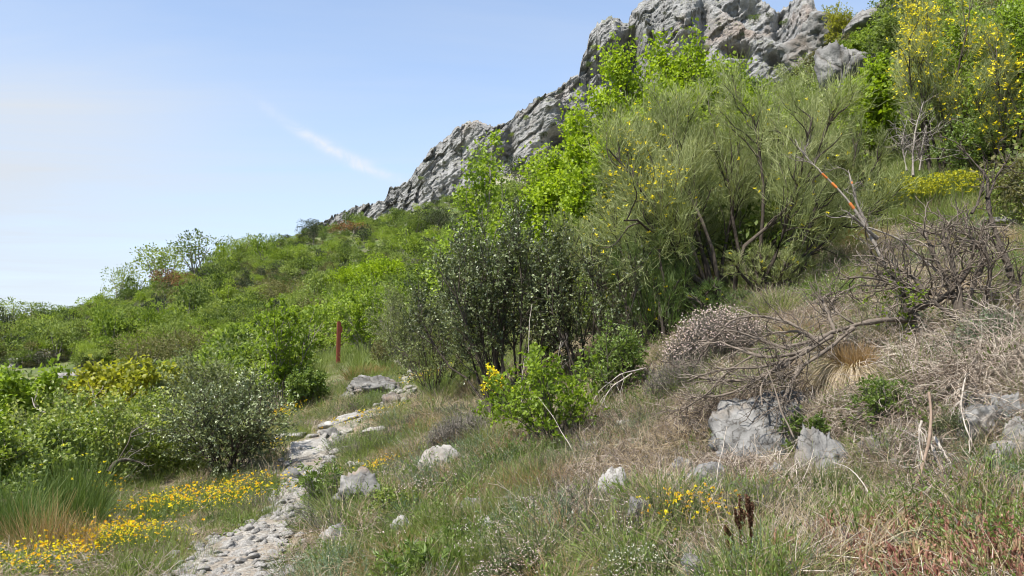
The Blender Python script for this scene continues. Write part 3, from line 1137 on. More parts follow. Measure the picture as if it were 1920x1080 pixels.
def flowers_geo(rng, p, size, n=4):
    """small cupped blossoms: n petals round each point"""
    g = Geo()
    N = len(p)
    ax = unit(rng.normal(size=(N, 3)) * .6 + A3(0, 0, .8))
    a = perp(rng, ax)
    b = np.cross(ax, a)
    s = np.broadcast_to(size, (N,))
    for k in range(n):
        th = 2 * math.pi * k / n
        dd = a * math.cos(th) + b * math.sin(th) + ax * .5
        leaves(g, p, dd, s * rng.uniform(.8, 1.2, N), s * .8, rng.uniform(.1, .9, N), .2, rng, .6)
    return g


def broom(name, rng, h, w, d, nst=16, n1=9, n2=9, ntw=9, flowers=300, tw=.0045, fdist=None, tilt=1.05, l3=.075, up=.07, mat='broom', t1=.38, fsize=.028):
    S0, S1, S2 = shrub_skeleton(rng, h, w, d, nst=nst, n1=n1, n2=n2, K=8, wob=.22, up=up, tilt=tilt, l1=.34, l2=.17, a1=(.3, .9), a2=(.3, 1.0), t1=t1, base=.16)
    g = Geo()
    tubes(g, S0, taper(len(S0), 8, .030, .009), 5, rng.uniform(.1, .7, len(S0)))
    tubes(g, S1, taper(len(S1), 8, .011, .004), 4, rng.uniform(.1, .7, len(S1)))
    gt = Geo()
    ribbons(gt, S2, taper(len(S2), S2.shape[1], tw * 1.5, tw), None, np.clip(rng.normal(.35, .2, len(S2)), 0, 1), rng)
    p, dd, pi, t = spawn(rng, S2, ntw, .1, 1, .25, .9)
    dd = unit(dd + A3(0, 0, .3))
    S3 = grow(rng, p, dd, h * l3 * rng.uniform(.5, 1.2, len(p)), 4, .18, (0, 0, .04))
    tint = np.clip(.45 + rng.normal(0, .2, len(p)) + .35 * perlin(p * 1.6 / max(h * .4, .2) + 7), 0, 1)
    ribbons(gt, S3, taper(len(p), 4, tw, tw * .5), None, tint, rng)
    out = [('stem', g.mesh(name + '_stem', M['bark_dark'], True)), ('twigs', gt.mesh(name + '_twigs', M[mat]))]
    if flowers:
        tips = S3[:, 2]
        wgt = np.ones(len(tips)) if fdist is None else fdist(tips)
        k = rng.choice(len(tips), min(flowers, len(tips)), replace=False, p=wgt / wgt.sum())
        out.append(('blossom', flowers_geo(rng, tips[k], fsize, 3).mesh(name + '_blossom', M['yellow'])))
    return out


def tussock(name, rng, n, h, rad, mat, wd=.004, droop=.25, spread=.8, K=5, tint=(.5, .2)):
    g = Geo()
    az_ = rng.uniform(0, 2 * math.pi, n)
    rr = np.sqrt(rng.uniform(0, 1, n)) * rad
    tl = rng.uniform(0, 1, n) ** .8 * spread
    P0 = np.stack([np.sin(az_) * rr, np.cos(az_) * rr, np.full(n, -.02)], -1)
    a2 = az_ + rng.normal(size=n) * .5
    D0 = np.stack([np.sin(a2) * np.sin(tl), np.cos(a2) * np.sin(tl), np.cos(tl)], -1)
    S = grow(rng, P0, D0, h * rng.uniform(.45, 1.1, n), K, .10, (0, 0, -droop))
    ribbons(g, S, taper(n, K, wd, wd * .3), None, np.clip(rng.normal(*tint, n), 0, 1), rng)
    return g.mesh(name, mat)


def tree_crown(name, rng, h, w, leaf, bark, nst=4, n1=9, n2=7, nleaf=14, ll=.1, lw=.07, clump=0, t1=.3, tilt=.45, r0=.04, **kw):
    return leafy(name, rng, h, w, leaf, bark, nleaf, ll, lw, r0, nst=nst, n1=n1, n2=n2, t1=t1, tilt=tilt, stem_name='trunk', fol_name='crown', clump=clump, **kw)


# ------------------------------------------------------------------ instanced ground cover and far scrub (stuff)
PROTO = bpy.data.collections.new('cover_sources')


def scatter(name, protos, P_, rot, scl, idx=None):
    """one object whose points carry copies of the source meshes"""
    c = bpy.data.collections.new(name + '_sources')
    for k, me in enumerate(protos):
        o = bpy.data.objects.new(f'{name}_source_{k:02d}', me)
        c.objects.link(o)
    n = len(P_)
    me = bpy.data.meshes.new(name)
    me.vertices.add(n)
    me.vertices.foreach_set('co', np.asarray(P_, np.float32).ravel())
    a = me.attributes.new('rot', 'FLOAT_VECTOR', 'POINT')
    a.data.foreach_set('vector', np.asarray(rot, np.float32).ravel())
    a = me.attributes.new('scl', 'FLOAT_VECTOR', 'POINT')
    s = np.asarray(scl, np.float32)
    a.data.foreach_set('vector', (np.repeat(s[:, None], 3, 1) if s.ndim == 1 else s).ravel())
    a = me.attributes.new('pick', 'INT', 'POINT')
    a.data.foreach_set('value', (np.arange(n) % len(protos) if idx is None else idx).astype(np.int32))
    o = link(name, me, kind='stuff')
    ng = bpy.data.node_groups.new(name, 'GeometryNodeTree')
    ng.interface.new_socket('Geometry', in_out='INPUT', socket_type='NodeSocketGeometry')
    ng.interface.new_socket('Geometry', in_out='OUTPUT', socket_type='NodeSocketGeometry')
    gi, go = ng.nodes.new('NodeGroupInput'), ng.nodes.new('NodeGroupOutput')
    ci = ng.nodes.new('GeometryNodeCollectionInfo')
    ci.inputs['Collection'].default_value = c
    ci.inputs['Separate Children'].default_value = True
    ci.inputs['Reset Children'].default_value = True
    ip = ng.nodes.new('GeometryNodeInstanceOnPoints')
    ip.inputs['Pick Instance'].default_value = True

    def attr(nm, ty):
        q = ng.nodes.new('GeometryNodeInputNamedAttribute')
        q.data_type = ty
        q.inputs['Name'].default_value = nm
        return [s_ for s_ in q.outputs if s_.enabled and s_.name == 'Attribute'][0]
    e2r = ng.nodes.new('FunctionNodeEulerToRotation')
    L = ng.links.new
    L(gi.outputs[0], ip.inputs['Points'])
    L(ci.outputs[0], ip.inputs['Instance'])
    L(attr('pick', 'INT'), ip.inputs['Instance Index'])
    L(attr('rot', 'FLOAT_VECTOR'), e2r.inputs[0])
    L(e2r.outputs[0], ip.inputs['Rotation'])
    L(attr('scl', 'FLOAT_VECTOR'), ip.inputs['Scale'])
    L(ip.outputs[0], go.inputs[0])
    md = o.modifiers.new('cover', 'NODES')
    md.node_group = ng
    return o


def slope_normal(x, y, e=.25):
    gx = (H(x + e, y) - H(x - e, y)) / (2 * e)
    gy_ = (H(x, y + e) - H(x, y - e)) / (2 * e)
    return gx, gy_


def tilt_euler(gx, gy_, yaw):
    """Euler angles of a piece turned by yaw about its own axis and then laid on a slope"""
    n = unit(np.stack([-gx, -gy_, np.ones_like(gx)], -1))
    h = np.stack([np.cos(yaw), np.sin(yaw), 0 * yaw], -1)
    xa = unit(h - n * (h * n).sum(-1, keepdims=True))
    ya = np.cross(n, xa)
    return np.stack([np.arctan2(ya[..., 2], n[..., 2]), -np.arcsin(np.clip(xa[..., 2], -1, 1)), np.arctan2(xa[..., 1], xa[..., 0])], -1)


def candidates(rng, n, rmin, rmax, amax=46):
    n = int(n * amax / 38)
    a = rng.uniform(-math.radians(amax), math.radians(amax), n)
    r = np.exp(rng.uniform(math.log(rmin), math.log(rmax), n))
    x, y = np.sin(a) * r, np.cos(a) * r
    z = H(x, y)
    px, py, _ = proj(np.stack([x, y, z], -1))
    return x, y, z, px, py, r


def spread_on(name, protos, rng, n, weight, rmin, rmax, s0, s1, sink=.0, tiltf=.5, far_grow=0.0, flat=False):
    x, y, z, px, py, r = candidates(rng, n, rmin, rmax)
    w = np.clip(weight(px, py, x, y, r), 0, 1)
    k = rng.uniform(size=len(x)) < w
    x, y, z, r = x[k], y[k], z[k], r[k]
    m = len(x)
    gx, gy_ = slope_normal(x, y)
    rot = tilt_euler(gx * tiltf + rng.normal(size=m) * .15, gy_ * tiltf + rng.normal(size=m) * .15, rng.uniform(0, 6.28, m))
    s = rng.uniform(s0, s1, m) * (1 + far_grow * np.clip((r - 6) / 10, 0, 1.5))
    return scatter(name, protos, np.stack([x, y, z - sink], -1), rot, s)

# ------------------------------------------------------------------ the far hillside
def far_bush(name, rng, h, w, leaf, n=700, ll=.16, lw=.12, lobes=6, open_=.0):
    """a scrub bush or small tree seen from far: several leafy lobes on a short branching trunk"""
    g, gl = Geo(), Geo()
    c = []
    for k in range(lobes):
        a = rng.uniform(0, 6.28)
        rr = w * .5 * math.sqrt(rng.uniform(0, .55))
        c.append((math.cos(a) * rr, math.sin(a) * rr, h * rng.uniform(.38 if k else .62, .78)))
    c = np.array(c)
    rad = rng.uniform(.24, .36, lobes)
    ends = c.copy()
    P0 = np.zeros((lobes, 3)) + A3(0, 0, -.2)
    S = np.stack([P0 + (ends - P0) * t + (rng.normal(size=(lobes, 3)) * .05 * h if 0 < t < 1 else 0) for t in (0, .3, .6, 1)], 1)
    tubes(g, S, taper(lobes, 4, .022 * h, .008 * h), 4, .5)
    ki = rng.integers(0, lobes, n)
    d = unit(rng.normal(size=(n, 3)) + A3(0, 0, .25))
    rr = rng.uniform(.35, 1.0, n) ** .6
    P_ = c[ki] + d * (rr * rad[ki])[:, None] * A3(w * .95, w * .95, h * .75)
    P_ = P_ + .10 * h * np.stack([perlin(P_ * 1.3 / h * 3 + k * 7) for k in range(3)], -1)
    P_ = P_[P_[:, 2] > .02 * h]
    n = len(P_)
    tint = np.clip(.45 + rng.normal(0, .17, n) + .35 * perlin(P_ * 2.4 / h), 0, 1)
    leaves(gl, P_, d[:n] + rng.normal(size=(n, 3)) * .5, ll * rng.uniform(.6, 1.4, n), lw * rng.uniform(.7, 1.3, n), tint, .2, rng, .45)
    return [('trunk', g.mesh(name + '_trunk', M['bark_grey'])), ('crown', gl.mesh(name + '_crown', leaf))]


def merged(parts, name):
    """both parts of a small bush in one mesh (for the instanced mass)"""
    ms = [p[1] for p in parts]
    g = Geo()
    me = bpy.data.meshes.new(name)
    V, T, A, MI = [], [], [], []
    off = 0
    for mi, m in enumerate(ms):
        v = np.empty(len(m.vertices) * 3, np.float32)
        m.vertices.foreach_get('co', v)
        V.append(v.reshape(-1, 3))
        m.calc_loop_triangles()
        t = np.empty(len(m.loop_triangles) * 3, np.int32)
        m.loop_triangles.foreach_get('vertices', t)
        T.append(t.reshape(-1, 3) + off)
        a = np.empty(len(m.vertices), np.float32)
        m.attributes['tint'].data.foreach_get('value', a)
        A.append(a)
        MI.append(np.full(len(T[-1]), mi))
        off += len(V[-1])
    g.add(np.concatenate(V), T=np.concatenate(T), tint=np.concatenate(A))
    me = g.mesh(name, [m.materials[0] for m in ms])
    me.polygons.foreach_set('material_index', np.concatenate(MI).astype(np.int32))
    return me


R1 = np.random.default_rng(21)
FAR = {
    'green': [far_bush(f'green_bush_{k}', R1, 2.2, 3.0, M['scrub'], 900, .17, .12) for k in range(3)],
    'lime': [far_bush(f'lime_bush_{k}', R1, 2.4, 2.8, M['scrub_lime'], 900, .18, .13, 7) for k in range(2)],
    'dark': [far_bush(f'dark_bush_{k}', R1, 2.0, 2.4, M['scrub_dark'], 800, .15, .10) for k in range(2)],
    'olive': [far_bush(f'olive_bush_{k}', R1, 1.7, 3.0, M['scrub_brown'], 650, .16, .08) for k in range(2)],
    'grey': [far_bush(f'grey_bush_{k}', R1, 1.3, 2.4, M['scrub_grey'], 500, .2, .05) for k in range(1)],
    'rust': [far_bush(f'rust_bush_{k}', R1, 2.2, 3.4, M['scrub_rust'], 900, .16, .09) for k in range(1)],
    'tree': [far_bush(f'thin_tree_{k}', R1, 4.6, 4.4, M['scrub'], 1500, .20, .13, 11) for k in range(2)],
    'round': [far_bush(f'round_tree_{k}', R1, 3.2, 3.4, M['maple'], 3600, .13, .10, 10) for k in range(2)],
}
NEAR = {
    'green': [far_bush(f'near_green_bush_{k}', R1, 2.2, 3.0, M['scrub'], 4200, .085, .055, 9) for k in range(2)],
    'lime': [far_bush(f'near_lime_bush_{k}', R1, 2.4, 2.8, M['scrub_lime'], 4200, .09, .06, 10) for k in range(2)],
    'dark': [far_bush(f'near_dark_bush_{k}', R1, 2.0, 2.4, M['scrub_dark'], 3600, .08, .045, 9) for k in range(1)],
    'olive': [far_bush(f'near_olive_bush_{k}', R1, 1.7, 3.0, M['scrub_brown'], 3200, .085, .04, 9) for k in range(1)],
    'grey': [far_bush(f'near_grey_bush_{k}', R1, 1.3, 2.4, M['scrub_grey'], 2000, .12, .02, 9) for k in range(1)],
}
LBL = {
    'green': ('hillside_shrub', 'rounded mid-green shrub in the scrub covering the far hillside', 'shrub', 'green shrubs on the far hillside'),
    'lime': ('hillside_shrub', 'bright yellow-green bush among darker scrub on the far hillside', 'shrub', 'bright bushes on the far hillside'),
    'dark': ('evergreen_shrub', 'small dark evergreen bush on the far green hillside', 'shrub', 'dark evergreens on the far hillside'),
    'olive': ('hillside_shrub', 'low olive-brown shrub on the far green hillside', 'shrub', 'olive shrubs on the far hillside'),
    'grey': ('hillside_shrub', 'low grey leafless shrub on the far green hillside', 'shrub', 'grey shrubs on the far hillside'),
}


def put(kind, p, s, rz=None, label=None, name=None, cat=None, group=None, variant=None):
    v = (NEAR if kind in NEAR and (math.hypot(p[0], p[1]) < 85 or np.max(s) > 2.2) else FAR)[kind]
    variant = None if variant is None else variant % len(v)
    parts = v[R1.integers(len(v)) if variant is None else variant]
    n0, l0, c0, g0 = LBL.get(kind, ('tree', '', 'tree', None))
    r = thing(name or n0, label or l0, cat or c0, p, R1.uniform(0, 6.28) if rz is None else rz, s, group if label else g0)
    for pn, me in parts:
        c = link(pn, me, r)
        if pn == 'crown':
            c['kind'] = 'stuff'
    return r


def hill_ok(px, py, x, y, r):
    cl = (py > 690) & (px < 420) & (r < 95)                  # the open terrace low on the left
    return ~cl


LANDMARKS = [(60, 590, 'the low spreading skyline trees'), (222, 545, 'the leaning skyline tree'), (330, 500, 'the broad airy skyline trees'), (328, 545, 'the rust-brown bush'),
             (449, 465, 'the small round skyline tree'), (590, 420, 'the skyline where the cliff begins'), (660, 430, 'the rust-brown scrub patch'), (690, 500, 'the bright rounded trees'),
             (810, 410, 'the large dark rounded shrub'), (980, 330, 'the dense dark evergreen'), (130, 700, 'the dry stone wall'), (40, 680, 'the pale stone heap'), (355, 640, 'the olive-brown twiggy shrub'),
             (632, 620, 'the red-brown post'), (530, 570, 'the brownish open shrub'), (470, 640, 'the bright upright leafy shrub')]


def whereabouts(px, py):
    k = min(LANDMARKS, key=lambda q: (q[0] - px) ** 2 + 2.5 * (q[1] - py) ** 2)
    dx, dy = px - k[0], py - k[1]
    rel = ('just above' if dy < 0 else 'just below') if abs(dy) * 1.5 > abs(dx) else ('to the left of' if dx < 0 else 'to the right of')
    if math.hypot(dx, dy) > 90:
        rel = {'just above': 'well above', 'just below': 'well below', 'to the left of': 'far left of', 'to the right of': 'far right of'}[rel]
    return f'{rel} {k[2]}'


# the largest ones one by one
n_ind = 0
xs, ys, zs, pxs, pys, rs = candidates(R1, 6000, 36, 250, 33)
ok = (pys > 0) & (pxs > -60) & (pxs < 1150) & hill_ok(pxs, pys, xs, ys, rs) & ((pxs < 900) | (rs > 60))
order = np.argsort(rs[ok])
cand = np.stack([xs, ys, zs, pxs, pys, rs], -1)[ok][order]
taken = []
for c in cand:
    if n_ind >= 270:
        break
    gap = 2.6 if c[5] < 80 else 3.3
    if any((c[0] - q[0]) ** 2 + (c[1] - q[1]) ** 2 < gap * gap for q in taken):
        continue
    if c[5] > 75 and R1.uniform() > .45:
        continue
    nv = perlin(A3(c[0] * .045, c[1] * .03, 5)) * 1.1 + R1.normal() * .3
    kind = 'olive' if nv < -.40 else 'dark' if nv < -.24 else 'lime' if nv > .30 else 'grey' if abs(nv - .02) < .03 else 'green'
    sz = R1.uniform(.6, 1.2) * (1 if c[5] > 60 else .8)
    word = 'small' if sz < .7 else 'large' if sz > .95 else 'medium'
    kw_ = {'green': 'mid-green', 'lime': 'yellow-green', 'dark': 'dark evergreen', 'olive': 'olive-brown', 'grey': 'grey leafless'}[kind]
    o_ = put(kind, (c[0], c[1], c[2] - .1), sz, label=f'{word} {kw_} hillside shrub {whereabouts(c[3], c[4])}', name=LBL[kind][0], cat='shrub')
    o_['group'] = LBL[kind][3]
    taken.append(c)
    n_ind += 1
# and the rest of the scrub as one mass
xs, ys, zs, pxs, pys, rs = candidates(R1, 15000, 30, 262, 34)
nv = perlin(np.stack([xs * .045, ys * .03, xs * 0 + 5], -1)) * 1.1 + R1.normal(size=len(xs)) * .3
gap_ = perlin(np.stack([xs * .09, ys * .06, xs * 0 + 15], -1)) > -.42
k = gap_ & hill_ok(pxs, pys, xs, ys, rs) & (pxs > -150) & (pxs < 1440) & (R1.uniform(size=len(xs)) < .85) & ((pxs < 1000) | (rs > 45))
FK = ['green', 'green', 'green', 'lime', 'lime', 'dark', 'dark', 'olive', 'olive', 'grey']
FM, cnt = [], {}
for q in FK:
    j = cnt.get(q, 0) % len(FAR[q])
    cnt[q] = cnt.get(q, 0) + 1
    FM.append(merged(FAR[q][j], f'scrub_{q}_{j}'))
grp = np.where(nv < -.40, 3, np.where(nv < -.24, 2, np.where(nv > .30, 1, np.where(np.abs(nv - .02) < .04, 4, 0))))
lo = np.array([0, 3, 5, 7, 9])[grp]
hi = np.array([3, 5, 7, 9, 10])[grp]
pick = lo + (R1.uniform(size=len(xs)) * (hi - lo)).astype(int)
m = int(k.sum())
far_ = rs[k] > 75
q_ = R1.uniform(.35, .95, m) + .4 * (R1.uniform(size=m) > .85) * far_
tall_ = 1 + .7 * (R1.uniform(size=m) > .85) * far_
scatter('hillside_scrub', FM, np.stack([xs, ys, zs - .15], -1)[k],
        np.stack([R1.normal(size=m) * .1, R1.normal(size=m) * .1, R1.uniform(0, 6.28, m)], -1), np.stack([q_, q_, q_ * tall_], -1), pick[k])


def put_px(kind, px, base_y, Y, hpx, label, name, cat='tree', variant=None, w=1.0):
    """one noted bush or tree: its column, depth and height in the photograph"""
    p = gy(px, Y)
    h0 = {'green': 2.2, 'lime': 2.4, 'dark': 2.0, 'olive': 1.7, 'rust': 2.2, 'tree': 4.6, 'grey': 1.3, 'round': 3.2}[kind]
    s = hpx / FPX * Y / h0
    return put(kind, (p[0], p[1], p[2] - .1), (s * w, s * w, s), label=label, name=name, cat=cat, variant=variant)


put_px('tree', 22, 600, 124, 66, 'airy tree at the far left end of the hill skyline', 'skyline_tree', w=1.1)
put_px('tree', 78, 590, 126, 56, 'low spreading tree on the skyline, second from the left', 'skyline_tree', w=1.5, variant=1)
put_px('tree', 222, 560, 134, 82, 'thin leaning tree alone on the hill skyline above grey bushes', 'skyline_tree', w=.85)
put_px('tree', 303, 530, 141, 98, 'broad airy tree on the skyline behind the rusty bush', 'skyline_tree', w=1.15, variant=1)
put_px('tree', 366, 515, 145, 92, 'sparse tree beside the broad airy one on the skyline', 'skyline_tree', w=1.0)
put_px('tree', 449, 480, 158, 62, 'small round tree rising on the skyline toward the cliff', 'skyline_tree', w=1.0, variant=1)
put_px('dark', 583, 425, 180, 40, 'dark evergreen tip at the skyline where the cliff begins', 'evergreen_tree')
put_px('rust', 328, 560, 118, 50, 'rust-brown bush in the green scrub below the skyline', 'rusty_shrub', 'shrub', w=1.0)
put_px('rust', 655, 440, 170, 30, 'rust-brown scrub patch just below the foot of the cliff', 'rusty_shrub', 'shrub', w=1.6)
put_px('olive', 530, 600, 88, 70, 'brownish open shrub left of the bright rounded trees', 'olive_shrub', 'shrub', w=.9)
put_px('olive', 270, 690, 62, 92, 'broad olive-brown shrub above the dry stone wall', 'olive_shrub', 'shrub', w=.9)
put_px('olive', 355, 690, 55, 95, 'olive-brown shrub with pale twigs behind the bright leafy shrub', 'olive_shrub', 'shrub', w=.8)
put_px('olive', 600, 590, 58, 78, 'twiggy ochre shrub right above the red-brown post', 'olive_shrub', 'shrub', w=.7)
put_px('round', 640, 520, 76, 88, 'bright rounded tree, left of the pair below the cliff', 'rounded_tree', w=.9)
put_px('round', 712, 520, 72, 96, 'bright rounded tree, right of the pair below the cliff', 'rounded_tree', w=1.0, variant=1)
put_px('green', 755, 540, 64, 60, 'mid-green bush at the right foot of the bright rounded trees', 'hillside_shrub', 'shrub')
put_px('dark', 812, 440, 150, 62, 'large dark rounded shrub under the cliff foot', 'evergreen_shrub', 'shrub', w=1.1)
put_px('green', 770, 420, 150, 55, 'leafy green tree standing just left of the dark rounded shrub', 'hillside_tree')
put_px('dark', 980, 352, 232, 70, 'dense dark evergreen against the foot of the grey cliff', 'evergreen_tree', w=.8)
put_px('lime', 1035, 365, 78, 78, 'fresh green tree just right of the dark evergreen', 'small_tree', w=.8)
put_px('dark', 45, 690, 80, 40, 'dark grey bush above the pale stone heap', 'evergreen_shrub', 'shrub', w=1.2)
put_px('olive', 95, 702, 75, 30, 'low grey-green bush between the two stone walls', 'olive_shrub', 'shrub')
put_px('dark', 150, 560, 127, 14, 'tiny dark bush on the skyline left of the leaning tree', 'evergreen_shrub', 'shrub')


# bushes rooted in the cliff
R6 = np.random.default_rng(17)
CLIFF_SPOTS = [(1412, 40, 16), (1440, 34, 14), (1468, 48, 12), (1500, 100, 18), (1520, 70, 12), (1392, 70, 10), (1350, 52, 9), (1325, 96, 10), (1290, 60, 8), (1246, 30, 9),
               (1232, 96, 8), (1185, 60, 9), (1150, 70, 9), (1115, 96, 10), (1102, 128, 12), (1165, 180, 12), (1120, 190, 10), (1078, 190, 9), (1052, 178, 10), (1030, 205, 10), (1010, 192, 12),
               (1040, 240, 12), (985, 225, 9), (1020, 262, 16), (960, 258, 10), (940, 290, 10), (900, 262, 8), (862, 290, 9), (830, 310, 9), (790, 340, 9)]
_all = np.concatenate([CLIFF_V.reshape(-1, 3), CLIFF_U.reshape(-1, 3)])
_qx, _qy, _ = proj(_all)
for cx_, cy_, w_ in CLIFF_SPOTS:
    d_ = (_qx - cx_) ** 2 + (_qy - cy_) ** 2
    near_ = np.argsort(d_)[:12]
    p = _all[near_[np.argmin(_all[near_, 1])]]
    kind = 'dark' if R6.uniform() < .55 else 'green'
    s_ = 1.25 * w_ / FPX * p[1] / 2.6
    mk = 'in the cleft at the top of the cliff' if cx_ > 1380 else 'on the broad face of the cliff' if cx_ > 1200 else 'around the overhanging buttress of the cliff' if cx_ > 1090 else 'on the stepped middle ridge of the cliff' if cx_ > 920 else 'on the low left end of the cliff'
    put(kind, tuple(p * (1 - 1.6 / p[1])), s_, label=('tiny ' if w_ < 10 else 'small ') + ('dark' if kind == 'dark' else 'green') + ' bush rooted in the rock ' + mk, name='cliff_shrub', cat='shrub', group='bushes rooted in the cliff')


# dry stone walls on the terrace
def dry_wall(label, px0, px1, Y, hgt, n):
    a, b = gy(px0, Y), gy(px1, Y + 1)
    t = thing('dry_stone_wall', label, 'stone wall', a)
    ms = [rock_mesh(f'wall_stone_{px0}_{k}', R1, (.36, .30, .2), M['stone'], sub=2, planes=10) for k in range(4)]
    L_ = b - a
    for k in range(n):
        u_ = (k + .5) / n
        for row in range(3):
            p = L_ * (u_ + R1.normal() * .012)
            o = link('stone', ms[R1.integers(4)], t)
            o.location = (p[0], p[1] + R1.normal() * .12, float(H(a[0] + p[0], a[1] + p[1])) - a[2] + hgt * row / 3 + R1.normal() * .04)
            o.rotation_euler = (R1.normal() * .25, R1.normal() * .25, R1.uniform(0, 6.28))
            s = R1.uniform(.7, 1.25)
            o.scale = (s * 1.2, s, s)


dry_wall('low grey dry stone wall across the grassy terrace', 102, 162, 62, .75, 13)
dry_wall('tumbled pale stone heap below the dark grey bush', 22, 66, 74, .7, 9)

# ------------------------------------------------------------------ shrubs and trees close to the path
R2 = np.random.default_rng(5)


def here(px, Y, sink=.05):
    p = gy(px, Y)
    return (p[0], p[1], p[2] - sink)


def hh(px, Y, top):
    """height of something at column px, depth Y whose top is seen at row top"""
    p = gy(px, Y)
    return at(px, top, Y)[2] - p[2]


def ww(n, Y):
    return n / FPX * Y


# light green trees behind the broom
def spring_tree(label, px, Y, top, wpx, leaf='maple', n2=8, name='maple_tree', seed=0, **kw):
    rng = np.random.default_rng(100 + seed)
    h = hh(px, Y, top)
    a = dict(nst=5, n1=11, n2=n2, nleaf=9, ll=.095, lw=.08, clump=4, jit=.10, t1=.25, tilt=.5, r0=.035, up=.35, tintz=.3, l1=.42, l2=.26, K=6)
    a.update(kw)
    parts = tree_crown(f'tree_{seed}', rng, h, ww(wpx, Y), M[leaf], M['bark_grey'], **a)
    return plant(name, label, 'tree', here(px, Y), parts)


spring_tree('bright yellow-green tree with the highest left crown behind the broom', 1215, 19.5, 108, 230, seed=1, n2=9)
spring_tree('bright yellow-green tree behind the broom, right of the bare dead stems', 1318, 20, 98, 190, seed=2, n2=9)
spring_tree('bright yellow-green tree on the left edge behind the broom', 1118, 19, 190, 210, seed=3, n2=10)
spring_tree('low yellow-green tree between the slender sapling and the broom', 1058, 19, 345, 130, seed=4)
spring_tree('small yellow-green tree peeping over the right half of the broom', 1420, 23, 190, 170, seed=5)
spring_tree('slender fresh-green sapling in front of the grey cliff', 893, 18, 258, 112, 'spring', 4, 'sapling', 6, nst=5, n1=8, nleaf=5, clump=3, ll=.10, lw=.07, tilt=.22, t1=.35, l1=.22, l2=.14, r0=.02, jit=.07)
spring_tree('low leafy growth around the foot of the slender sapling', 880, 16.5, 425, 120, 'spring', 5, 'young_tree', 7, clump=3, ll=.085, lw=.06, nleaf=6)


def bare_tree(label, px, Y, top, wpx, seed, bark='bark_dark', r0=.03, name='dead_tree', **kw):
    rng = np.random.default_rng(200 + seed)
    a = dict(nst=3, n1=5, n2=4, tilt=.3, t1=.35, l1=.35, l2=.2, wob=.16)
    a.update(kw)
    S0, S1, S2 = shrub_skeleton(rng, hh(px, Y, top), ww(wpx, Y), **a)
    g, g2 = Geo(), Geo()
    tubes(g, S0, taper(len(S0), S0.shape[1], r0, r0 * .3), 6)
    tubes(g2, S1, taper(len(S1), S1.shape[1], r0 * .45, r0 * .15), 4)
    tubes(g2, S2, taper(len(S2), S2.shape[1], r0 * .2, r0 * .08), 3)
    return plant(name, label, 'dead tree', here(px, Y), [('trunk', g.mesh('dead_trunk', M[bark], True)), ('twigs', g2.mesh('dead_twigs', M[bark], True))])


bare_tree('bare dark dead stems standing up between the bright green crowns', 1258, 19.5, 95, 90, 1, r0=.032)

# the big broom and its neighbours
B1 = broom('broom_main', np.random.default_rng(31), hh(1365, 10.2, 165), ww(520, 10.2), ww(430, 10.2), 24, 13, 12, 10, 560,
           fdist=lambda p: np.exp(-((p[:, 0] + 1.15) / .35) ** 2 - ((p[:, 2] - 1.45) / .45) ** 2) * 4 + .10)
plant('broom_bush', 'huge grey-green broom bush with dark fanning stems and scattered yellow flowers', 'broom bush', here(1372, 10.2), B1)
B2 = broom('broom_left', np.random.default_rng(32), hh(1190, 11.0, 318), ww(270, 11), ww(280, 11), 15, 11, 11, 9, 160, tilt=.95,
           fdist=lambda p: np.exp(-((p[:, 0] + .4) / .5) ** 2 - ((p[:, 2] - 1.6) / .5) ** 2) + .1)
plant('broom_bush', 'grey-green broom with yellow flowers between the dark glossy shrub and the huge broom', 'broom bush', here(1195, 11.0), B2)
B3 = broom('broom_right', np.random.default_rng(33), hh(1560, 13.0, 235), ww(190, 13), ww(190, 13), 14, 11, 10, 9, 14, tilt=.85)
plant('broom_bush', 'flowerless grey-green broom right behind the huge broom, below the outcrop', 'broom bush', here(1560, 13.0), B3)
B4 = broom('broom_far', np.random.default_rng(34), hh(1480, 12.0, 215), ww(260, 12), ww(260, 12), 12, 11, 10, 8, 20, tilt=.8)
plant('broom_bush', 'grey-green broom filling the gap behind the upper right side of the huge broom', 'broom bush', here(1475, 12.3), B4)


def rush(label, px, Y, top, wpx, seed, n=1500, mat='rush', name='broom_clump', cat='shrub', wd=.004, spread=.55, flowers=0, droop=.03):
    rng = np.random.default_rng(300 + seed)
    h = hh(px, Y, top)
    w = ww(wpx, Y)
    g = Geo()
    for k in range(7):
        hk = h * (1.0 if k == 0 else rng.uniform(.55, .95))
        ox, oy = (0, 0) if k == 0 else (rng.uniform(-.42, .42) * w, rng.uniform(-.3, .3) * w)
        m = n // 7
        a, rr = rng.uniform(0, 6.28, m), np.sqrt(rng.uniform(0, 1, m)) * w * .13
        tl = rng.uniform(0, 1, m) ** .8 * spread
        a2 = a + rng.normal(size=m) * .7
        P0 = np.stack([np.cos(a) * rr + ox, np.sin(a) * rr + oy, np.full(m, -.03)], -1)
        D0 = np.stack([np.cos(a2) * np.sin(tl) + rng.normal() * .12, np.sin(a2) * np.sin(tl), np.cos(tl)], -1)
        S = grow(rng, P0, D0, hk * rng.uniform(.35, 1.1, m), 5, .13, (0, 0, -droop))
        ribbons(g, S, taper(m, 5, wd, wd * .3), None, np.clip(rng.normal(.45, .24, m), 0, 1), rng)
    parts = [('blades', g.mesh(name, M[mat]))]
    if flowers:
        a, rr = rng.uniform(0, 6.28, flowers), np.sqrt(rng.uniform(0, 1, flowers)) * w * .42
        p = np.stack([np.cos(a) * rr, np.sin(a) * rr, h * rng.uniform(.55, .95, flowers)], -1)
        parts.append(('blossom', flowers_geo(rng, p, .016, 4).mesh('clump_blossom', M['yellow'])))
    return plant(name, label, cat, here(px, Y), parts)


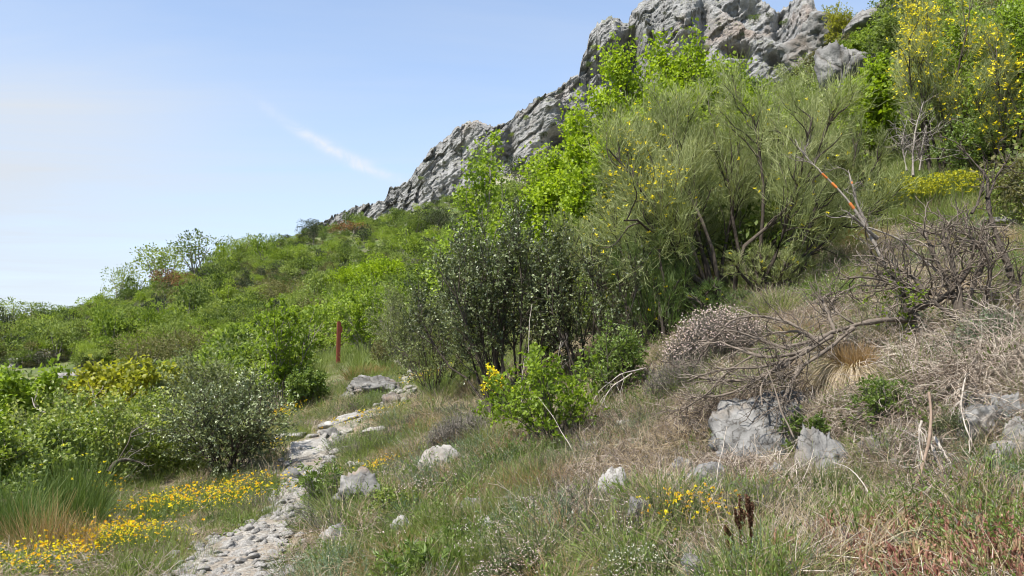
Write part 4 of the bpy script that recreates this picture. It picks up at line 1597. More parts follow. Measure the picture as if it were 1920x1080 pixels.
B5 = broom('broom_skirt', np.random.default_rng(35), hh(1240, 9.6, 450), ww(170, 9.6), ww(150, 9.6), 16, 9, 7, 8, 40, .004, None, .7, .13, .10, 'rush', .1)
plant('broom_bush', 'fresh yellow-green broom growth reaching the ground under the left skirt of the huge broom', 'broom bush', here(1240, 9.6), B5)
B6 = broom('broom_foot', np.random.default_rng(36), hh(1335, 9.4, 525), ww(120, 9.4), ww(110, 9.4), 10, 8, 7, 7, 6, .004, None, .7, .13, .10, 'rush', .1)
plant('broom_bush', 'low green broom growth at the foot of the huge broom, below its dark stems', 'broom bush', here(1335, 9.4), B6)
B7 = broom('broom_low', np.random.default_rng(37), hh(1450, 9.9, 455), ww(170, 9.9), ww(130, 9.9), 14, 9, 7, 8, 14, .004, None, .85, .12, .10, 'broom', .15)
plant('broom_bush', 'low grey-green broom growth hiding the right-hand stems of the huge broom', 'broom bush', here(1450, 9.9), B7)
rush('dark green rush-like broom clump on the bare left verge', 145, Yb(145, 985), 815, 190, 3, 4200, flowers=10, spread=.42)
rush('dark blue-green broom tuft behind the bright leafy shrub by the path', 440, 20, 632, 80, 4, 900)

# dark glossy shrub in the middle
D1 = leafy('glossy', np.random.default_rng(41), hh(950, 10.6, 412), ww(330, 10.6), M['glossy'], M['bark_dark'], 17, .042, .026, .018, d=ww(300, 10.6),
           nst=22, n1=10, n2=7, t1=.3, tilt=.85, l1=.38, l2=.22, K=7, wob=.13, up=.35, tintz=.25, jit=.03, base=.25)
plant('evergreen_shrub', 'large dark shrub with small glossy leaves and black stems beside the path', 'shrub', here(955, 10.6), D1)
D2 = leafy('glossy_right', np.random.default_rng(42), hh(1105, 10.0, 455), ww(230, 10), M['glossy'], M['bark_dark'], 9, .045, .024, .014, d=ww(220, 10),
           nst=14, n1=9, n2=6, t1=.3, tilt=.75, l1=.4, l2=.25, K=7, up=.35, jit=.03, base=.2)
plant('evergreen_shrub', 'open dark shrub with thin upright stems below the left broom', 'shrub', here(1105, 10.0), D2)
D3 = leafy('glossy_left', np.random.default_rng(43), hh(822, 12.5, 560), ww(160, 12.5), M['greygreen'], M['bark_dark'], 10, .04, .022, .012,
           nst=12, n1=8, n2=6, t1=.25, tilt=.8, K=6, up=.4, jit=.03)
plant('evergreen_shrub', 'grey-green twiggy shrub at the left foot of the large dark glossy shrub', 'shrub', here(818, 12.5), D3)


def leaf_shrub(label, px, Y, top, wpx, leaf, seed, name='leafy_shrub', bark='bark_grey', cat='shrub', **kw):
    rng = np.random.default_rng(400 + seed)
    a = dict(nleaf=10, ll=.05, lw=.035, r0=.010, nst=12, n1=8, n2=6, t1=.2, tilt=.8, K=6, up=.4, tintz=.3, jit=.02)
    a.update(kw)
    parts = leafy(f'shrub_{seed}', rng, hh(px, Y, top), ww(wpx, Y), M[leaf], M[bark], **a)
    return plant(name, label, cat, here(px, Y), parts)


leaf_shrub('fresh-green leafy sprouts at the front foot of the dark glossy shrub', 1045, Yb(1045, 832), 655, 210, 'spring', 1, bark='bark_dark', ll=.042, lw=.030, nleaf=6, n2=5, nst=11, tilt=.75, six=True, r0=.007)
leaf_shrub('fresh-green sprouts low at the left below the small yellow broom', 935, Yb(935, 805), 700, 100, 'spring', 2, bark='bark_dark', ll=.040, lw=.028, nleaf=6, n2=4, nst=7, n1=6, six=True, r0=.006)
leaf_shrub('dull green low shrub against the bank right of the fresh sprouts', 1150, 8.6, 610, 110, 'herb', 3, bark='bark_dark', ll=.04, lw=.02, nleaf=8)
leaf_shrub('bright leafy shrub with upright shoots left of the red-brown post', 522, 14.5, 572, 125, 'spring', 4, ll=.062, lw=.045, nleaf=9, jit=.03, nst=15, n1=10, n2=4, tilt=.5, l1=.26, l2=.11, r0=.012)
leaf_shrub('darker green leafy shrub at the right foot of the bright upright shrub', 575, 14.0, 695, 65, 'herb', 5, ll=.05, lw=.035, nleaf=10, nst=12)
leaf_shrub('soft green bush just right of the red-brown post', 690, 24, 528, 120, 'spring', 6, ll=.075, lw=.05, nleaf=13, jit=.06, nst=14, n1=9, tilt=.7, l2=.2)
leaf_shrub('grey-green fine-leaved bush between the post and the dark glossy shrub', 768, 18, 545, 130, 'greygreen', 7, ll=.045, lw=.02, nleaf=16, nst=16, n1=9, n2=7, tilt=.75)
leaf_shrub('brownish low bush at the path bend below the grey-green bush', 728, 19.5, 632, 60, 'scrub_brown', 8, ll=.04, lw=.02, nleaf=10, nst=8)
leaf_shrub('round shrub with small shiny dark leaves left of the path slab', 425, Yb(425, 888), 705, 200, 'glossy', 9, bark='bark_dark', ll=.036, lw=.024, nleaf=11, nst=16, n1=9, n2=7, tilt=.85, jit=.025, r0=.012)
leaf_shrub('pale green airy shrub behind the round shiny-leaved one', 375, 13, 672, 190, 'greygreen', 10, ll=.05, lw=.025, nleaf=13, nst=16, n1=9, n2=6, tilt=.8)
leaf_shrub('yellowish-green maple shrub on the left slope with pale twigs', 238, 13, 682, 170, 'yellowgreen', 11, bark='bark_pale', ll=.075, lw=.075, nleaf=9, nst=10, n1=8, n2=5, tilt=.75, clump=2, jit=.04, r0=.012)
leaf_shrub('green leafy bush right of the yellowish maple shrub', 315, 14, 690, 130, 'bramble', 12, bark='bark_pale', ll=.075, lw=.06, nleaf=9, nst=10, n1=8, n2=5)
leaf_shrub('broad sprawling light-green bramble thicket on the left verge', 190, Yb(190, 900), 742, 330, 'bramble', 13, bark='bark_pale', ll=.046, lw=.034, nleaf=8, nst=26, n1=9, n2=6, tilt=1.15, clump=2, jit=.04, d=2.2, r0=.009, base=.5, l1=.42)
leaf_shrub('pale green bramble mound at the left picture edge', 30, Yb(30, 945), 800, 200, 'bramble', 14, bark='bark_pale', ll=.046, lw=.034, nleaf=7, nst=18, n1=9, n2=5, tilt=1.1, clump=2, jit=.035, d=1.6, r0=.008, base=.35)
leaf_shrub('fresh-green sapling with dark straight stem on the left edge', 48, 12.5, 690, 105, 'spring', 15, name='sapling', bark='bark_dark', cat='tree', ll=.085, lw=.06, nleaf=8, nst=4, n1=9, n2=5, tilt=.3, t1=.35, clump=2, jit=.05, l1=.3, l2=.2, r0=.014)
leaf_shrub('dark green sapling behind the bramble at the far left', 5, 13.5, 735, 110, 'herb', 16, name='sapling', bark='bark_dark', cat='tree', ll=.08, lw=.055, nleaf=8, nst=4, n1=8, n2=5, tilt=.35, t1=.3, clump=2, jit=.05, r0=.014)
leaf_shrub('mid-green shrub in the hollow between the saplings and the maple shrub', 118, 17, 735, 90, 'herb', 17, ll=.07, lw=.05, nleaf=9, nst=10)
leaf_shrub('leafy green herb clump standing in the middle of the path', 607, Yb(607, 955), 862, 78, 'herb', 18, name='herb_clump', cat='plant', bark='bark_grey', ll=.045, lw=.014, nleaf=7, nst=36, n1=3, n2=2, tilt=.42, l1=.25, l2=.12, r0=.004, t1=.2, base=.10)
leaf_shrub('small dark-leaved sprig bush in front of the pale path boulder', 745, Yb(745, 965), 905, 90, 'bramble', 19, bark='bark_dark', ll=.022, lw=.016, nleaf=7, nst=12, n1=5, n2=4, r0=.004)
leaf_shrub('bright green feathery herb mat at the bottom edge left of the thyme', 800, Yb(800, 1078), 1012, 150, 'herb', 20, name='herb_clump', cat='plant', bark='bark_grey', ll=.05, lw=.013, nleaf=7, nst=40, n1=3, n2=2, tilt=1.0, l1=.4, l2=.2, r0=.003, base=.12)

# upper right slope
YB = broom('yellow_broom', np.random.default_rng(51), hh(1790, Yb(1790, 335), -25), ww(190, 16), ww(170, 16), 13, 10, 9, 8, 1050, tilt=.5, fsize=.042, t1=.25,
           fdist=lambda p: np.clip(p[:, 2] - 1.0, .03, 2) ** 1.5)
plant('broom_bush', 'tall broom covered in yellow flowers at the upper right', 'broom bush', here(1762, Yb(1762, 335)), YB)
YB2 = broom('yellow_broom_b', np.random.default_rng(52), hh(1880, Yb(1880, 332), 60), ww(220, 14.5), ww(190, 14.5), 14, 10, 10, 8, 1000, tilt=.8, fsize=.042, t1=.15)
plant('broom_bush', 'broad dark broom with sparse yellow flowers on the right picture edge', 'broom bush', here(1895, Yb(1895, 332)), YB2)
leaf_shrub('tall fresh-green leafy shrub rising through the broom at the upper right', 1890, Yb(1890, 318), 12, 150, 'spring', 21, bark='bark_dark', ll=.075, lw=.05, nleaf=9, nst=12, n1=11, n2=6, tilt=.6, t1=.12, clump=2, jit=.05, r0=.018)
leaf_shrub('dark leafy shrub below the broad broom on the right edge', 1855, Yb(1855, 335), 215, 150, 'herb', 22, bark='bark_dark', ll=.06, lw=.04, nleaf=9, nst=10)
leaf_shrub('light green leafy shrub hanging below the grey outcrop', 1640, 19, 130, 110, 'maple', 23, bark='bark_dark', ll=.10, lw=.08, nleaf=9, nst=10, n1=8, clump=2, jit=.05)
leaf_shrub('grass-green bush on the slope right above the outcrop', 1640, 32, 70, 150, 'scrub_lime', 24, ll=.12, lw=.06, nleaf=14, nst=14, n1=9, n2=6)
leaf_shrub('mid-green bush on the upper slope left of the tall yellow broom', 1700, 28, 40, 130, 'scrub', 25, ll=.12, lw=.07, nleaf=12, nst=12, n1=9, n2=6)
leaf_shrub('dark green bush on the ridge above the slope', 1760, 34, -40, 180, 'scrub', 26, ll=.13, lw=.08, nleaf=12, nst=12, n1=9, n2=6)
leaf_shrub('bright leafy bush in the top right corner', 1930, 19, 10, 190, 'spring', 27, ll=.09, lw=.06, nleaf=9, nst=10, n1=9, clump=2, jit=.05)
leaf_shrub('olive cushion bush on the crest of the rocky ridge', 1580, 42, 18, 60, 'yellowgreen', 28, ll=.09, lw=.04, nleaf=12, nst=14)
leaf_shrub('small olive bush at the left end of the rocky ridge', 1545, 38, 100, 60, 'scrub_brown', 29, ll=.1, lw=.05, nleaf=12, nst=10)


def heads(label, px, Y, top, wpx, seed, n, mat, size, name, stem='grass', cat='flower patch', d=None):
    """low cushion of stalks each ending in a flower head"""
    rng = np.random.default_rng(500 + seed)
    h, w = hh(px, Y, top), ww(wpx, Y)
    d = d or w * .7
    a, rr = rng.uniform(0, 6.28, n), np.sqrt(rng.uniform(0, 1, n))
    P0 = np.stack([np.cos(a) * rr * w * .5, np.sin(a) * rr * d * .5], -1)
    base = gy(px, Y)
    gz = H(base[0] + P0[:, 0], base[1] + P0[:, 1]) - base[2]
    P0 = np.concatenate([P0, gz[:, None]], 1)
    D0 = unit(np.stack([np.cos(a) * rr * .6, np.sin(a) * rr * .6, np.ones(n)], -1) + rng.normal(size=(n, 3)) * .15)
    S = grow(rng, P0, D0, h * (1 - .45 * rr ** 2) * rng.uniform(.7, 1.05, n), 4, .08)
    g = Geo()
    ribbons(g, S, taper(n, 4, .004, .003), None, rng.uniform(.2, .9, n), rng)
    lp, ld = on_twigs(rng, S, 9, .1, .95)
    leaves(g, lp, ld, .03 * rng.uniform(.6, 1.3, len(lp)), .007, rng.uniform(0, .8, len(lp)), .1, rng, .3)
    return plant(name, label, cat, (base[0], base[1], base[2] - .03), [('stalks', g.mesh(name + '_stalks', M[stem])), ('blossom', flowers_geo(rng, S[:, -1], size, 6).mesh(name + '_heads', M[mat]))])


heads('wide yellow spurge cushion on the slope behind the dead bush', 1665, Yb(1665, 392), 330, 170, 1, 700, 'euphorbia', .032, 'spurge_cushion', cat='plant')
heads('second yellow spurge cushion behind the dead branches, further right', 1785, Yb(1785, 368), 316, 150, 2, 560, 'euphorbia', .032, 'spurge_cushion', cat='plant')
rush('rusty dry grass tuft glowing behind the orange-tipped branches', 1612, Yb(1612, 455), 395, 80, 6, 700, 'rustgrass', 'dry_grass_tuft', 'grass tuft', .004, .7)
SB = broom('small_broom', np.random.default_rng(53), hh(935, 8.3, 708), ww(70, 8.3), ww(60, 8.3), 6, 5, 4, 4, 170, tilt=.4, fdist=lambda p: np.clip(p[:, 2] - .25, .02, 1))
plant('broom_bush', 'small yellow-flowering broom in front of the dark glossy shrub', 'broom bush', here(935, Yb(935, 790)), SB)

# ------------------------------------------------------------------ rocks of the path, the bank and the ridge
R3 = np.random.default_rng(11)


def rock_at(label, px, base, wpx, hpx, mat='rock', dd=.8, Y=None, seed=None, name='rock', cat='rock', tilt=(0, 0), sub=4, rise=.28, **kw):
    rng = np.random.default_rng((seed or 0) * 7 + px * 3 + base)
    p = gp(px, base) if Y is None else gy(px, Y)
    w, h = ww(wpx, p[1]), ww(hpx, p[1])
    me = rock_mesh(name, rng, (w * .60, w * .60 * dd, h * .85), M[mat], sub=sub, **kw)
    o = thing(name, label, cat, (p[0], p[1] + w * .3 * dd, p[2] + h * rise), 0, 1.0, None, me)
    o.rotation_euler = (tilt[0], tilt[1], rng.uniform(-.4, .4))
    return o


rock_at('long low grey boulder with a dark right end at the path bend', 697, 742, 100, 34, dd=.8, sub=5, planes=18, rough=.10, rise=.15)
rock_at('pale rock lying at the right foot of the long boulder', 738, 758, 34, 22)
rock_at('flat pale bedrock slab with cracked layers filling the path', 572, 850, 92, 26, mat='stone', dd=1.3, planes=10, layers=.10, rise=-.05, name='path_slab', cat='rock slab')
rock_at('low pale slab edge at the upper left end of the path slab', 545, 822, 60, 12, mat='stone', dd=1.2, layers=.08, rise=0, name='path_slab', cat='rock slab')
rock_at('small bright stone just below the cracked path slab', 566, 893, 24, 20, mat='stone')
rock_at('grey stone at the left path edge under the shiny-leaved shrub', 540, 905, 34, 26)
rock_at('pale stone beside the grey one at the left path edge', 556, 916, 22, 14, mat='stone')
rock_at('pale ledge across the path below the long boulder, left piece', 625, 800, 40, 12, mat='stone', planes=7, layers=.08, rise=.0)
rock_at('pale ledge across the path below the long boulder, middle piece', 668, 788, 50, 12, mat='stone', planes=7, layers=.08, rise=.0)
rock_at('pale ledge across the path below the long boulder, right piece', 722, 780, 44, 11, mat='stone', planes=7, layers=.08, rise=.0)
rock_at('grey block in the grass between slab and ledge', 622, 822, 34, 16)
rock_at('half-buried flat stone in the grass on the right path edge', 700, 812, 50, 14, mat='stone', rise=0)
rock_at('flat pale stone behind the tall herb clump on the path', 660, 880, 42, 16, mat='stone', rise=.05)
rock_at('broad pale grey boulder in the path right of the herb clump', 675, 950, 84, 52, dd=.9, sub=5, planes=16, rough=.09, rise=.1)
rock_at('white angular rock under the dry tuft right of the path', 828, 886, 56, 36, mat='stone', planes=9)
rock_at('grey rock half hidden in grass near the bottom left centre', 628, 1018, 50, 30)
rock_at('small pale stone in the herbs below the thyme', 757, 1000, 34, 26, mat='stone')
rock_at('upright white angular rock on the dry bank', 1145, 942, 50, 54, mat='stone', planes=9, dd=.7)
rock_at('small white stone under the upright angular rock', 1158, 956, 34, 18, mat='stone')
rock_at('pale flat stones in the litter above the upright rock', 1124, 848, 42, 18, mat='stone', planes=9)
rock_at('lower pale flat stone in the litter above the upright rock', 1112, 860, 40, 10, mat='stone', planes=9)
rock_at('pale stone at the foot of the bank below the broom', 1175, 806, 30, 16, mat='stone')
rock_at('white stone pair lying in the grass left of the upright rock', 1070, 958, 34, 16, mat='stone')
rock_at('pale stone standing among white flowers at the bottom centre', 914, 1008, 20, 26, mat='stone', planes=9)
rock_at('grey rock face showing left of the yellow flower patch', 1200, 992, 44, 44, mat='rock_bank')
rock_at('grey-white bedrock behind the yellow flowers', 1310, 925, 100, 50, mat='rock_bank', dd=.6, planes=10, rise=.0)
rock_at('broad smooth grey bedrock face crossed by branch shadows', 1450, 862, 165, 125, mat='rock_bank', dd=.4, sub=5, planes=6, rough=.10, layers=.10, tilt=(-.6, .25), rise=-.06)
rock_at('narrow upright grey rock face beside the green rosette plant', 1540, 905, 68, 100, mat='rock_bank', dd=.5, sub=5, planes=8, rough=.06, layers=.05, tilt=(-.3, 0), rise=.12)
rock_at('pale rounded stone at the bottom edge beside the dry stalks', 1310, 1092, 56, 44, mat='rock_bank', planes=12, rise=.3)
rock_at('big tilted grey block with an ochre edge in the bank at the right', 1862, 832, 86, 50, mat='rock_bank', sub=5, planes=7, dd=.6, tilt=(.2, .2), rise=.30)
rock_at('dark recessed rock under the tilted block', 1896, 872, 80, 40, mat='rock_bank', sub=5, planes=9, dd=.5, rise=.3)
rock_at('ochre-stained rock at the right edge below the tilted block', 1918, 850, 40, 50, mat='rock_bank', planes=9, rise=.3)
rock_at('small grey rock left of the tilted block', 1822, 812, 40, 42, mat='rock_bank', planes=9, rise=.3)
rock_at('small dark stone at the bottom right above the red plants', 1888, 930, 26, 24, mat='rock_bank')
rock_at('flat pale slab on the slope at the right edge, upper', 1872, 405, 30, 14, mat='rock_bank', planes=9)
rock_at('flat grey slab on the slope at the right edge, lower', 1882, 422, 50, 16, mat='rock_bank', planes=9)
rock_at('thin grey slab on the slope cut by the right picture edge', 1912, 412, 26, 16, mat='rock_bank', planes=9)
rock_at('grey layered outcrop above the broom on the right slope', 1590, 195, 84, 90, mat='rock_big', dd=1, sub=5, planes=14, layers=.10, rough=.1, rise=.45)
rock_at('dark overhanging rock right of the layered outcrop', 1655, 160, 120, 60, mat='rock_big', dd=1, sub=5, planes=12, layers=.08, rise=.6)
rock_at('long tilted grey ledge on the ridge skyline', 1538, 118, 90, 60, mat='rock_big', dd=1.2, sub=5, planes=10, layers=.10, tilt=(0, -.5), rise=.4)
rock_at('jagged grey rock crest under the olive cushion bush', 1578, 88, 90, 60, mat='rock_big', dd=1, sub=5, planes=12, layers=.1, tilt=(0, -.3), rise=.5)
rock_at('grey rock band along the ridge right of the crest', 1635, 58, 84, 34, mat='rock_big', dd=1, sub=5, planes=12, layers=.1, tilt=(0, -.1), rise=.5)
rock_at('rusty dark rock at the top of the ridge', 1712, 12, 80, 32, mat='rock_big', dd=1, sub=5, planes=12, layers=.1, rise=.5)

BANK_BITS = [(1392, 812, 44, 30, 'jagged grey rock edge at the left end of the smooth bedrock'), (1486, 770, 48, 30, 'small grey ledge on top of the smooth bedrock face'), (1285, 905, 46, 34, 'grey rock knob left of the olive grass tuft'),
             (1350, 912, 56, 34, 'grey rock plate right of the olive grass tuft'), (1400, 938, 60, 26, 'low grey rock plate half covered by dry grass'), (1560, 880, 34, 44, 'thin grey rock rib at the right of the narrow upright rock'),
             (1822, 772, 44, 34, 'grey rock lump under the hanging thatch, left end'), (1872, 778, 56, 40, 'grey rock lump under the hanging thatch, middle'), (1912, 790, 40, 44, 'grey rock lump under the hanging thatch at the right edge'),
             (1235, 880, 30, 18, 'small pale rock in the dry grass above the yellow flowers'), (1010, 950, 34, 18, 'pale rock chip below the orange-brown grass tuft'), (890, 960, 40, 20, 'pale rock in the grass right of the thyme'),
             (1460, 900, 40, 24, 'small grey rock below the smooth bedrock face'), (1640, 850, 34, 26, 'small grey rock in the green grass left of the standing stick')]
for bx_, by_, bw_, bh_, bl_ in BANK_BITS:
    rock_at(bl_, bx_, by_, bw_, bh_, mat='rock_bank', planes=7, rough=.10, layers=.08, dd=.7, rise=.12, tilt=(-.25, .15))

# loose stones: each lies on its own
SM = [rock_mesh(f'loose_stone_{k}', R3, (.5, .40, .24), M['stone'], sub=3, planes=7, rough=.09) for k in range(8)]


def HP(x, y):
    return H(x, y) + .034 * np.clip((1 - path_dist(x, y)) * 3, 0, 1)


STONE_MARKS = [(430, 1060, 'the bottom edge of the picture'), (255, 1040, 'the soft grass tussock'), (540, 985, 'the narrow grassy part of the path'), (607, 900, 'the tall herb clump'), (675, 925, 'the broad grey path boulder'), (572, 835, 'the cracked path slab'), (640, 795, 'the pale path ledge'), (697, 725, 'the long low boulder'),
               (1695, 960, 'the crooked standing stick'), (1800, 960, 'the red plants'), (960, 985, 'the thyme cushions'), (1145, 920, 'the upright white rock'), (1330, 890, 'the olive grass tuft'), (500, 930, 'the upper golden flowers')]


def loose(label, group, pts, s0, s1, name='stone'):
    base = label
    for (x, y) in pts:
        s = R3.uniform(s0, s1)
        qx, qy, _ = proj(A3(x, y, float(H(x, y))))
        mk = min(STONE_MARKS, key=lambda q: (q[0] - qx) ** 2 + (q[1] - qy) ** 2)
        px_ = s * FPX / y
        word = 'small' if px_ < 14 else 'large' if px_ > 24 else 'medium'
        rel = ('above' if qy < mk[1] else 'below') if abs(qy - mk[1]) > abs(qx - mk[0]) else ('left of' if qx < mk[0] else 'right of')
        label = f'{word} {base} {rel} {mk[2]}'
        o = thing(name, label, 'stone', (x, y, float(HP(x, y)) + s * .04), R3.uniform(0, 6.28), s, group, SM[R3.integers(8)])
        o.rotation_euler = (R3.normal() * .3, R3.normal() * .3, R3.uniform(0, 6.28))


def path_points(n, s0, s1, wmax=.95):
    out = []
    for _ in range(n):
        k = int(np.searchsorted(PS, R3.uniform(s0, s1)))
        k = min(max(k, 1), 238)
        tg = unit(PLx[k + 1] - PLx[k - 1])
        c = R3.uniform(-wmax, wmax) * PWx[k]
        out.append((PLx[k, 0] + tg[1] * c, PLx[k, 1] - tg[0] * c))
    return out


loose('pale angular path stone', 'loose stones at the bottom of the path', path_points(170, PS[0] + .5, PS[-1] * .25, 1.15), .035, .12)
loose('pale flat path stone', 'loose stones along the upper path', path_points(80, PS[-1] * .25, PS[-1] * .9, 1.6), .05, .20)
bp = []
for (bx, by, rx, ry, n) in ((1700, 965, 130, 22, 12), (1790, 950, 70, 18, 8), (960, 985, 60, 30, 12), (1080, 900, 120, 60, 14), (1330, 880, 100, 40, 8), (560, 965, 30, 20, 10)):
    for _ in range(n):
        p = gp(bx + R3.normal() * rx * .6, by + R3.normal() * ry * .6)
        bp.append((p[0], p[1]))
loose('pale loose bank stone', 'loose stones on the bank', bp, .03, .07)

# ------------------------------------------------------------------ waymark post
pp = gy(634, 22.0)
ph = hh(634, 22.0, 604)
t = thing('waymark_post', 'slim red-brown wooden post standing behind the green shrubs at the path bend', 'post', (pp[0], pp[1], pp[2] - .1), .5)
import bmesh


def box_mesh(name, sx, sy, sz, z0, mat, bev=.008, off=(0, 0)):
    bm = bmesh.new()
    bmesh.ops.create_cube(bm, size=1)
    for v in bm.verts:
        v.co = Vector((v.co.x * sx + off[0], v.co.y * sy + off[1], (v.co.z + .5) * sz + z0))
    bmesh.ops.bevel(bm, geom=bm.edges[:], offset=bev, segments=2, affect='EDGES')
    me = bpy.data.meshes.new(name)
    bm.to_mesh(me)
    bm.free()
    a = me.attributes.new('tint', 'FLOAT', 'POINT')
    a.data.foreach_set('value', np.full(len(me.vertices), .5, np.float32))
    me.materials.append(mat)
    return me


link('shaft', box_mesh('post_shaft', .092, .092, ph + .1, 0, M['post'], .01), t)
link('cap', box_mesh('post_cap', .075, .075, .02, ph + .1, M['post'], .008), t)
link('sign_block', box_mesh('post_sign', .04, .10, .16, ph - .17, M['post'], .012, (.067, 0)), t)

# ------------------------------------------------------------------ dead wood
R4 = np.random.default_rng(77)


def poly(pts, n=14, wob=.012):
    q = np.array([at(a, b, c) for a, b, c in pts])
    s = np.concatenate([[0], np.cumsum(np.linalg.norm(np.diff(q, axis=0), axis=1))])
    u_ = np.linspace(0, s[-1], n)
    r = np.stack([np.interp(u_, s, q[:, k]) for k in range(3)], -1)
    for _ in range(2):
        r[1:-1] = (r[:-2] + 2 * r[1:-1] + r[2:]) / 4
    w = np.stack([perlin(np.stack([u_ * 5, u_ * 0 + k * 9 + R4.uniform(0, 90), u_ * 0], -1)) for k in range(3)], -1)
    r += w * wob * np.minimum(1, np.arange(n) / 3)[:, None]
    return r


def deadwood(label, name, branches, bark='bark_dead', twig='bark_dead', tw_n=7, tw_l=.22, tw_r=.004, sub_n=3, cat='dead branch', up=.0, marks=()):
    """branches: (pixel polyline with depths, start radius, end radius); thinner twigs fork from them"""
    o = at(*branches[0][0][0])
    t = thing(name, label, cat, o)
    allp = []
    for pts, r0, r1 in branches:
        P_ = poly(pts) - o
        g = Geo()
        rr = taper(1, 14, r0, r1) * (1 + .18 * R4.normal(size=(1, 14)))
        tubes(g, P_[None], rr, 6, .5)
        link('branch', g.mesh('dead_branch', M[bark], True), t)
        allp.append(P_)
    allp = np.stack(allp)
    if tw_n:
        p, dd, pi, tt = spawn(R4, allp, tw_n, .15, 1, .4, 1.1)
        S = grow(R4, p, dd, tw_l * R4.uniform(.4, 1.3, len(p)), 6, .30, (0, 0, up))
        g = Geo()
        tubes(g, S, taper(len(S), 6, tw_r, tw_r * .5), 4, R4.uniform(0, 1, len(S)))
        if sub_n:
            p, dd, pi, tt = spawn(R4, S, sub_n, .2, 1, .4, 1.0)
            S2 = grow(R4, p, dd, tw_l * .5 * R4.uniform(.4, 1.3, len(p)), 5, .28, (0, 0, up))
            tubes(g, S2, taper(len(S2), 5, tw_r * .55, tw_r * .3), 3, R4.uniform(0, 1, len(S2)))
        link('twigs', g.mesh('dead_twigs', M[twig], True), t, kind='stuff')
    for bi, k, n in marks:
        g = Geo()
        P_ = allp[bi][k:k + 2]
        q = np.stack([P_[0] + (P_[1] - P_[0]) * f for f in np.linspace(.15, .7, 5)])
        r0, r1 = branches[bi][1], branches[bi][2]
        tubes(g, q[None], np.full((1, 5), (r0 + (r1 - r0) * (k + .5) / 13) * 1.0 + .004) * np.array([[.9, 1.1, .95, 1.1, .9]]), 6, R4.uniform(0, 1))
        link('paint_mark', g.mesh('paint_mark', M['paint'], True), t)
    return t


deadwood('fallen tangle of bare grey branches lying over the pink thyme toward the bedrock', 'fallen_branch', [
    ([(1725, 600, 6.9), (1640, 598, 6.7), (1565, 622, 6.5), (1500, 650, 6.4), (1440, 655, 6.4), (1375, 652, 6.5)], 0.029, 0.007),
    ([(1560, 622, 6.5), (1520, 650, 6.3), (1470, 672, 6.2), (1410, 668, 6.3), (1350, 640, 6.5)], 0.023, 0.007),
    ([(1540, 645, 6.4), (1480, 600, 6.5), (1420, 592, 6.6), (1372, 592, 6.6), (1335, 640, 6.6), (1300, 690, 6.7)], 0.016, 0.005),
    ([(1530, 640, 6.4), (1470, 690, 6.15), (1400, 715, 6.2), (1330, 715, 6.4), (1284, 700, 6.6)], 0.018, 0.006),
    ([(1500, 660, 6.3), (1440, 700, 6.1), (1360, 745, 6.2), (1290, 745, 6.5)], 0.016, 0.005),
    ([(1565, 622, 6.5), (1552, 585, 6.6), (1538, 560, 6.7), (1560, 548, 6.8)], 0.017, 0.006),
    ([(1600, 606, 6.6), (1572, 590, 6.6), (1556, 566, 6.7), (1580, 548, 6.8)], 0.013, 0.005),
    ([(1500, 690, 6.1), (1482, 720, 6.0), (1470, 748, 5.9)], 0.021, 0.014),
    ([(1530, 640, 6.4), (1505, 620, 6.5), (1440, 625, 6.6), (1400, 650, 6.6)], 0.013, 0.005),
    ([(1600, 615, 6.5), (1545, 660, 6.3), (1500, 690, 6.2), (1440, 720, 6.1), (1380, 735, 6.1)], 0.017, 0.006),
    ([(1560, 630, 6.4), (1500, 668, 6.2), (1430, 690, 6.2), (1350, 690, 6.3), (1290, 715, 6.5)], 0.016, 0.005),
    ([(1480, 655, 6.3), (1430, 640, 6.4), (1380, 618, 6.5), (1345, 625, 6.6), (1320, 660, 6.6)], 0.013, 0.005),
    ([(1470, 672, 6.2), (1440, 700, 6.1), (1425, 730, 6.0), (1430, 760, 5.9)], 0.010, 0.005),
    ([(1410, 668, 6.3), (1370, 690, 6.3), (1330, 735, 6.3), (1270, 775, 6.5)], 0.010, 0.004),
], tw_n=18, tw_l=.26, tw_r=.0045, sub_n=4)
deadwood('tall bare branch with orange-painted tips leaning left over the slope', 'painted_branch', [
    ([(1722, 598, 6.9), (1690, 548, 7.0), (1650, 480, 7.1), (1622, 420, 7.2), (1592, 376, 7.2), (1556, 338, 7.3), (1536, 320, 7.3)], .024, .006),
    ([(1626, 424, 7.2), (1608, 385, 7.2), (1598, 350, 7.2), (1590, 318, 7.3)], .013, .004),
    ([(1645, 448, 7.15), (1615, 420, 7.1), (1592, 402, 7.05)], .014, .012),
    ([(1772, 520, 6.9), (1740, 495, 7.0), (1690, 450, 7.1), (1650, 432, 7.15), (1616, 425, 7.2)], .014, .007),
    ([(1540, 322, 7.3), (1505, 290, 7.4), (1490, 262, 7.5)], .007, .003),
], tw_n=7, tw_l=.22, up=.05, bark='bark_grey', twig='bark_grey', marks=((0, 12, 1), (0, 11, 1), (0, 9, 1), (1, 9, 1)))
